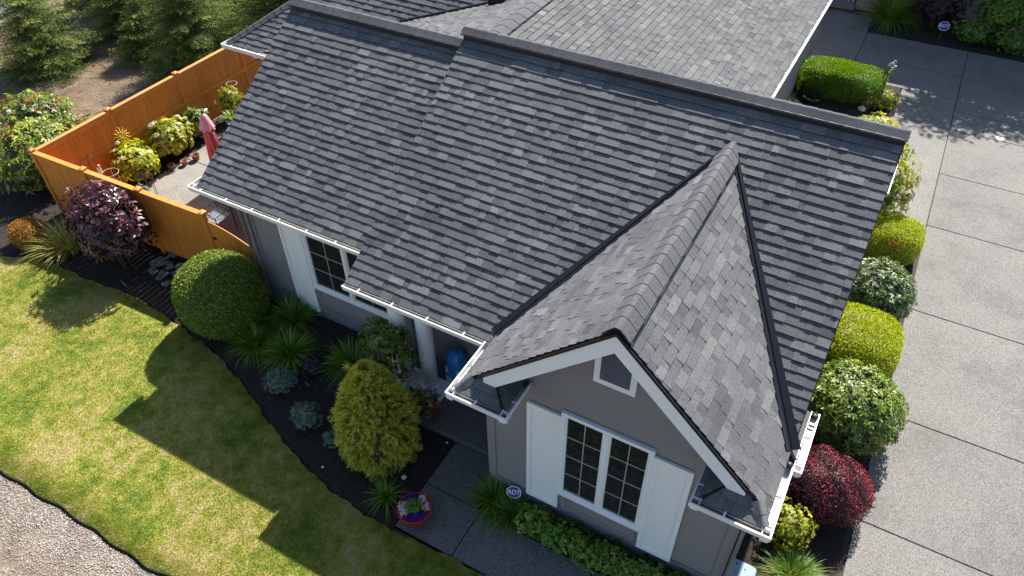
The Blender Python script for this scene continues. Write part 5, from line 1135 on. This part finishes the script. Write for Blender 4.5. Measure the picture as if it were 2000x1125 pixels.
T = thing('laurel', 'bright green rounded laurel right of the second pillar, across the driveway', 'shrub', (9.05, 18.6, 0)); rosettes((0, 0, 1.0), (.95, .6, 1.05), 620, 6, .09, .05, 'leaf_hedge_green', T, 241)
# neighbour's house
NH = thing('neighbor_house', 'neighbouring house in shade with pale brick pillars at the top right', 'house', (0, 20.3, 0))
mb = MB(); mb.box(-3, 22, .8, 8, -.05, 6.1); mb.prism([(-3, .8, 6.1), (-3, 8, 6.1), (-3, 4.4, 8.4)], (25, 0, 0)); mb.build('wall', 'neighbor_siding', NH)
mb = MB(); mb.prism([(-3.4, -.5, 6.3), (22.4, -.5, 6.3), (22.4, 4.4, 9.0), (-3.4, 4.4, 9.0)], (0, 0, -.15)); mb.prism([(-3.4, 4.4, 9.0), (22.4, 4.4, 9.0), (22.4, 9.3, 6.3), (-3.4, 9.3, 6.3)], (0, 0, -.15)); mb.build('roof', 'asphalt_shingle', NH)
for x, y0, wd in ((4.45, -1.15, .78), (7.75, -.35, .8)):
    pz = MB().box(x, x+wd, y0, y0+.6, -.05, 2.6).build('brick_pillar', 'brick_pale', NH); MB().box(x-.04, x+wd+.04, y0-.04, y0+.64, 2.6, 2.68).build('coping', 'concrete_plain', pz)
MB().box(2.6, 4.44, -1.35, .8, -.05, .12).build('porch_slab', 'concrete_plain', NH)
rl = MB().box(3.3, 4.40, -1.06, -1.0, .95, 1.02).build('railing', 'trim_white', NH)
for k in range(7): MB().box(3.34+.16*k, 3.375+.16*k, -1.05, -1.01, .13, .95).build('baluster', 'trim_white', rl)
# ------------------------------------------------------------------ left: photinia and spruces beyond the fence
T = thing('photinia', 'large shrub with red tipped glossy leaves outside the fence corner', 'shrub', (-12.0, -1.95, -.08))
def red_tips(tt, nt_, per, rg):
    tt = np.clip(tt, 0, .84); red = rg.uniform(0, 1, nt_) < .07; tt = np.where(np.repeat(red, per), rg.uniform(.93, 1, nt_*per), tt); return tt
rosettes((0, 0, .85), (1.15, 1.15, .95), 560, 8, .145, .05, 'leaf_photinia', T, 251, amp=.15, spread=.72, tone=red_tips); rosettes((-1.3, .9, .85), (1.0, 1.1, .9), 380, 8, .145, .05, 'leaf_photinia', T, 252, amp=.15, spread=.72, tone=red_tips); rosettes((.35, 1.3, .55), (.7, .8, .6), 170, 7, .13, .045, 'leaf_photinia', T, 253, amp=.2, spread=.72, tone=red_tips)
flowers(T, sph_dirs(16, np.random.default_rng(4), .3)*np.array([1.15, 1.1, .95])+np.array([-.3, .2, .9]), .05, 'petal_white', 15, 'flower_head', 12); stems(T, (0, 0, 0), 9, .7, 1.0, 16, .03)
def spruce(label, c, h, R_, seed, whorl=.27, dens=1.0, zlow=.25):
    T = thing('spruce', label, 'tree', c, 'spruces beyond the fence'); rg = np.random.default_rng(seed)
    MB().tube([(0, 0, -.1), (0, 0, h*.5), (0, 0, h)], .13, 8, True, .015).build('trunk', 'bark', T, True)
    bm_ = MB(); PP = []; DD = []; LL = []; TT = []
    z = zlow
    while z < h*.97:
        r = R_*(1-z/h)**.75; nb = int(7+4*r)
        for k in range(nb):
            a = 2*math.pi*(k+rg.uniform(-.3, .3))/nb; L = r*rg.uniform(.72, 1.12); o_ = np.array([math.cos(a), math.sin(a), 0]); sd_ = np.array([-math.sin(a), math.cos(a), 0])
            z0 = z+rg.uniform(-.1, .1); dr = -.22*L
            ns = max(3, int(L/.14)); ss = (np.arange(ns)+.6)/ns; path = o_*(ss*L)[:, None]+np.array([0, 0, 1])*(z0+dr*ss**1.3+.16*L*ss**3)[:, None]
            bm_.tube([(0, 0, z0), tuple(path[ns//2]), tuple(path[-1])], .018, 4, False, .004)
            tb = rg.normal(.5, .12)
            for j in range(ns):
                tw = (.16+.42*L*(1-ss[j])*.55+.10)*rg.uniform(.7, 1.2)
                for sg in (-1, 1, 0):
                    m_ = max(2, int(tw/.05)) if sg else 2
                    d_ = unit((o_*.75+sd_*sg*.85+np.array([0, 0, -.12]))[None])[0]
                    q = path[j]+d_*(np.arange(m_)[:, None]/m_*tw)
                    for _ in range(int(5*dens) if sg else 3):
                        PP.append(q+rg.normal(size=q.shape)*.022); DD.append(np.repeat(d_[None], m_, 0)+rg.normal(size=q.shape)*.45); TT.append(np.clip(tb+.32*(ss[j]-.5)+.25*(np.arange(m_)/m_-.4)+rg.normal(0, .1, m_), 0, 1))
        z += whorl*rg.uniform(.8, 1.2)
    P = np.concatenate(PP); D = np.concatenate(DD); t = np.concatenate(TT)
    V, F, T1 = leaves(P, D, rg.normal(size=P.shape)*.6+np.array([0, 0, 1]), .085*rg.uniform(.7, 1.3, len(P)), .013, t, .08)
    o = np_mesh('crown', V, F, T1, 'leaf_spruce', T); o['kind'] = 'stuff'; bm_.build('branch', 'bark', T)
spruce('spruce closest to the back fence, in the middle of the group', (-13.3, 4.7, -.1), 4.6, 2.0, 301)
spruce('spruce with sunlit light green tips nearest the rear roof corner', (-11.9, 7.2, -.1), 4.4, 1.7, 302)
spruce('spruce at the left edge of the picture above the photinia', (-17.9, 2.3, -.1), 3.6, 1.9, 303)
spruce('spruce standing behind the middle one, further from the fence', (-15.6, 7.4, -.1), 5.2, 2.1, 304)
spruce('dark spruce filling the gap left of the middle spruce', (-17.6, 5.6, -.1), 4.2, 2.0, 305)
spruce('spruce behind the rear roof corner, half hidden by the roof', (-12.2, 10.4, -.1), 5.2, 2.0, 306)
spruce('small low spruce in front of the group, beside the bare soil', (-12.3, 4.0, -.1), 1.5, .95, 307)
spruce('low spreading spruce left of the middle spruce, above the bare soil', (-15.4, 4.4, -.1), 1.9, 1.35, 309)
spruce('tall spruce at the top edge of the picture', (-15.0, 11.3, -.1), 6.0, 2.3, 308, dens=.8)
T = thing('bright_shrub', 'bright green shrub in sunlight behind the leftmost spruces', 'shrub', (-20.2, 6.9, -.1)); rosettes((0, 0, .9), (2.2, 1.5, 1.2), 700, 6, .16, .09, 'leaf_gold_green', T, 261, amp=.2); stems(T, (0, 0, 0), 8, 1.0, 1.0, 17, .03)
T = thing('bright_shrub', 'bright green shrub between the spruces at the top of the picture', 'shrub', (-17.5, 9.6, -.1)); rosettes((0, 0, .9), (1.6, 1.3, 1.1), 420, 6, .15, .08, 'leaf_hedge_green', T, 262, amp=.2); stems(T, (0, 0, 0), 8, .8, 1.0, 18, .03)
o = MB().box(-32, -22.5, 3.5, 14, -.097, -.08).build('far_path', 'concrete_plain'); tag(o, kind='structure')
S.render.resolution_x = 1024; S.render.resolution_y = 576
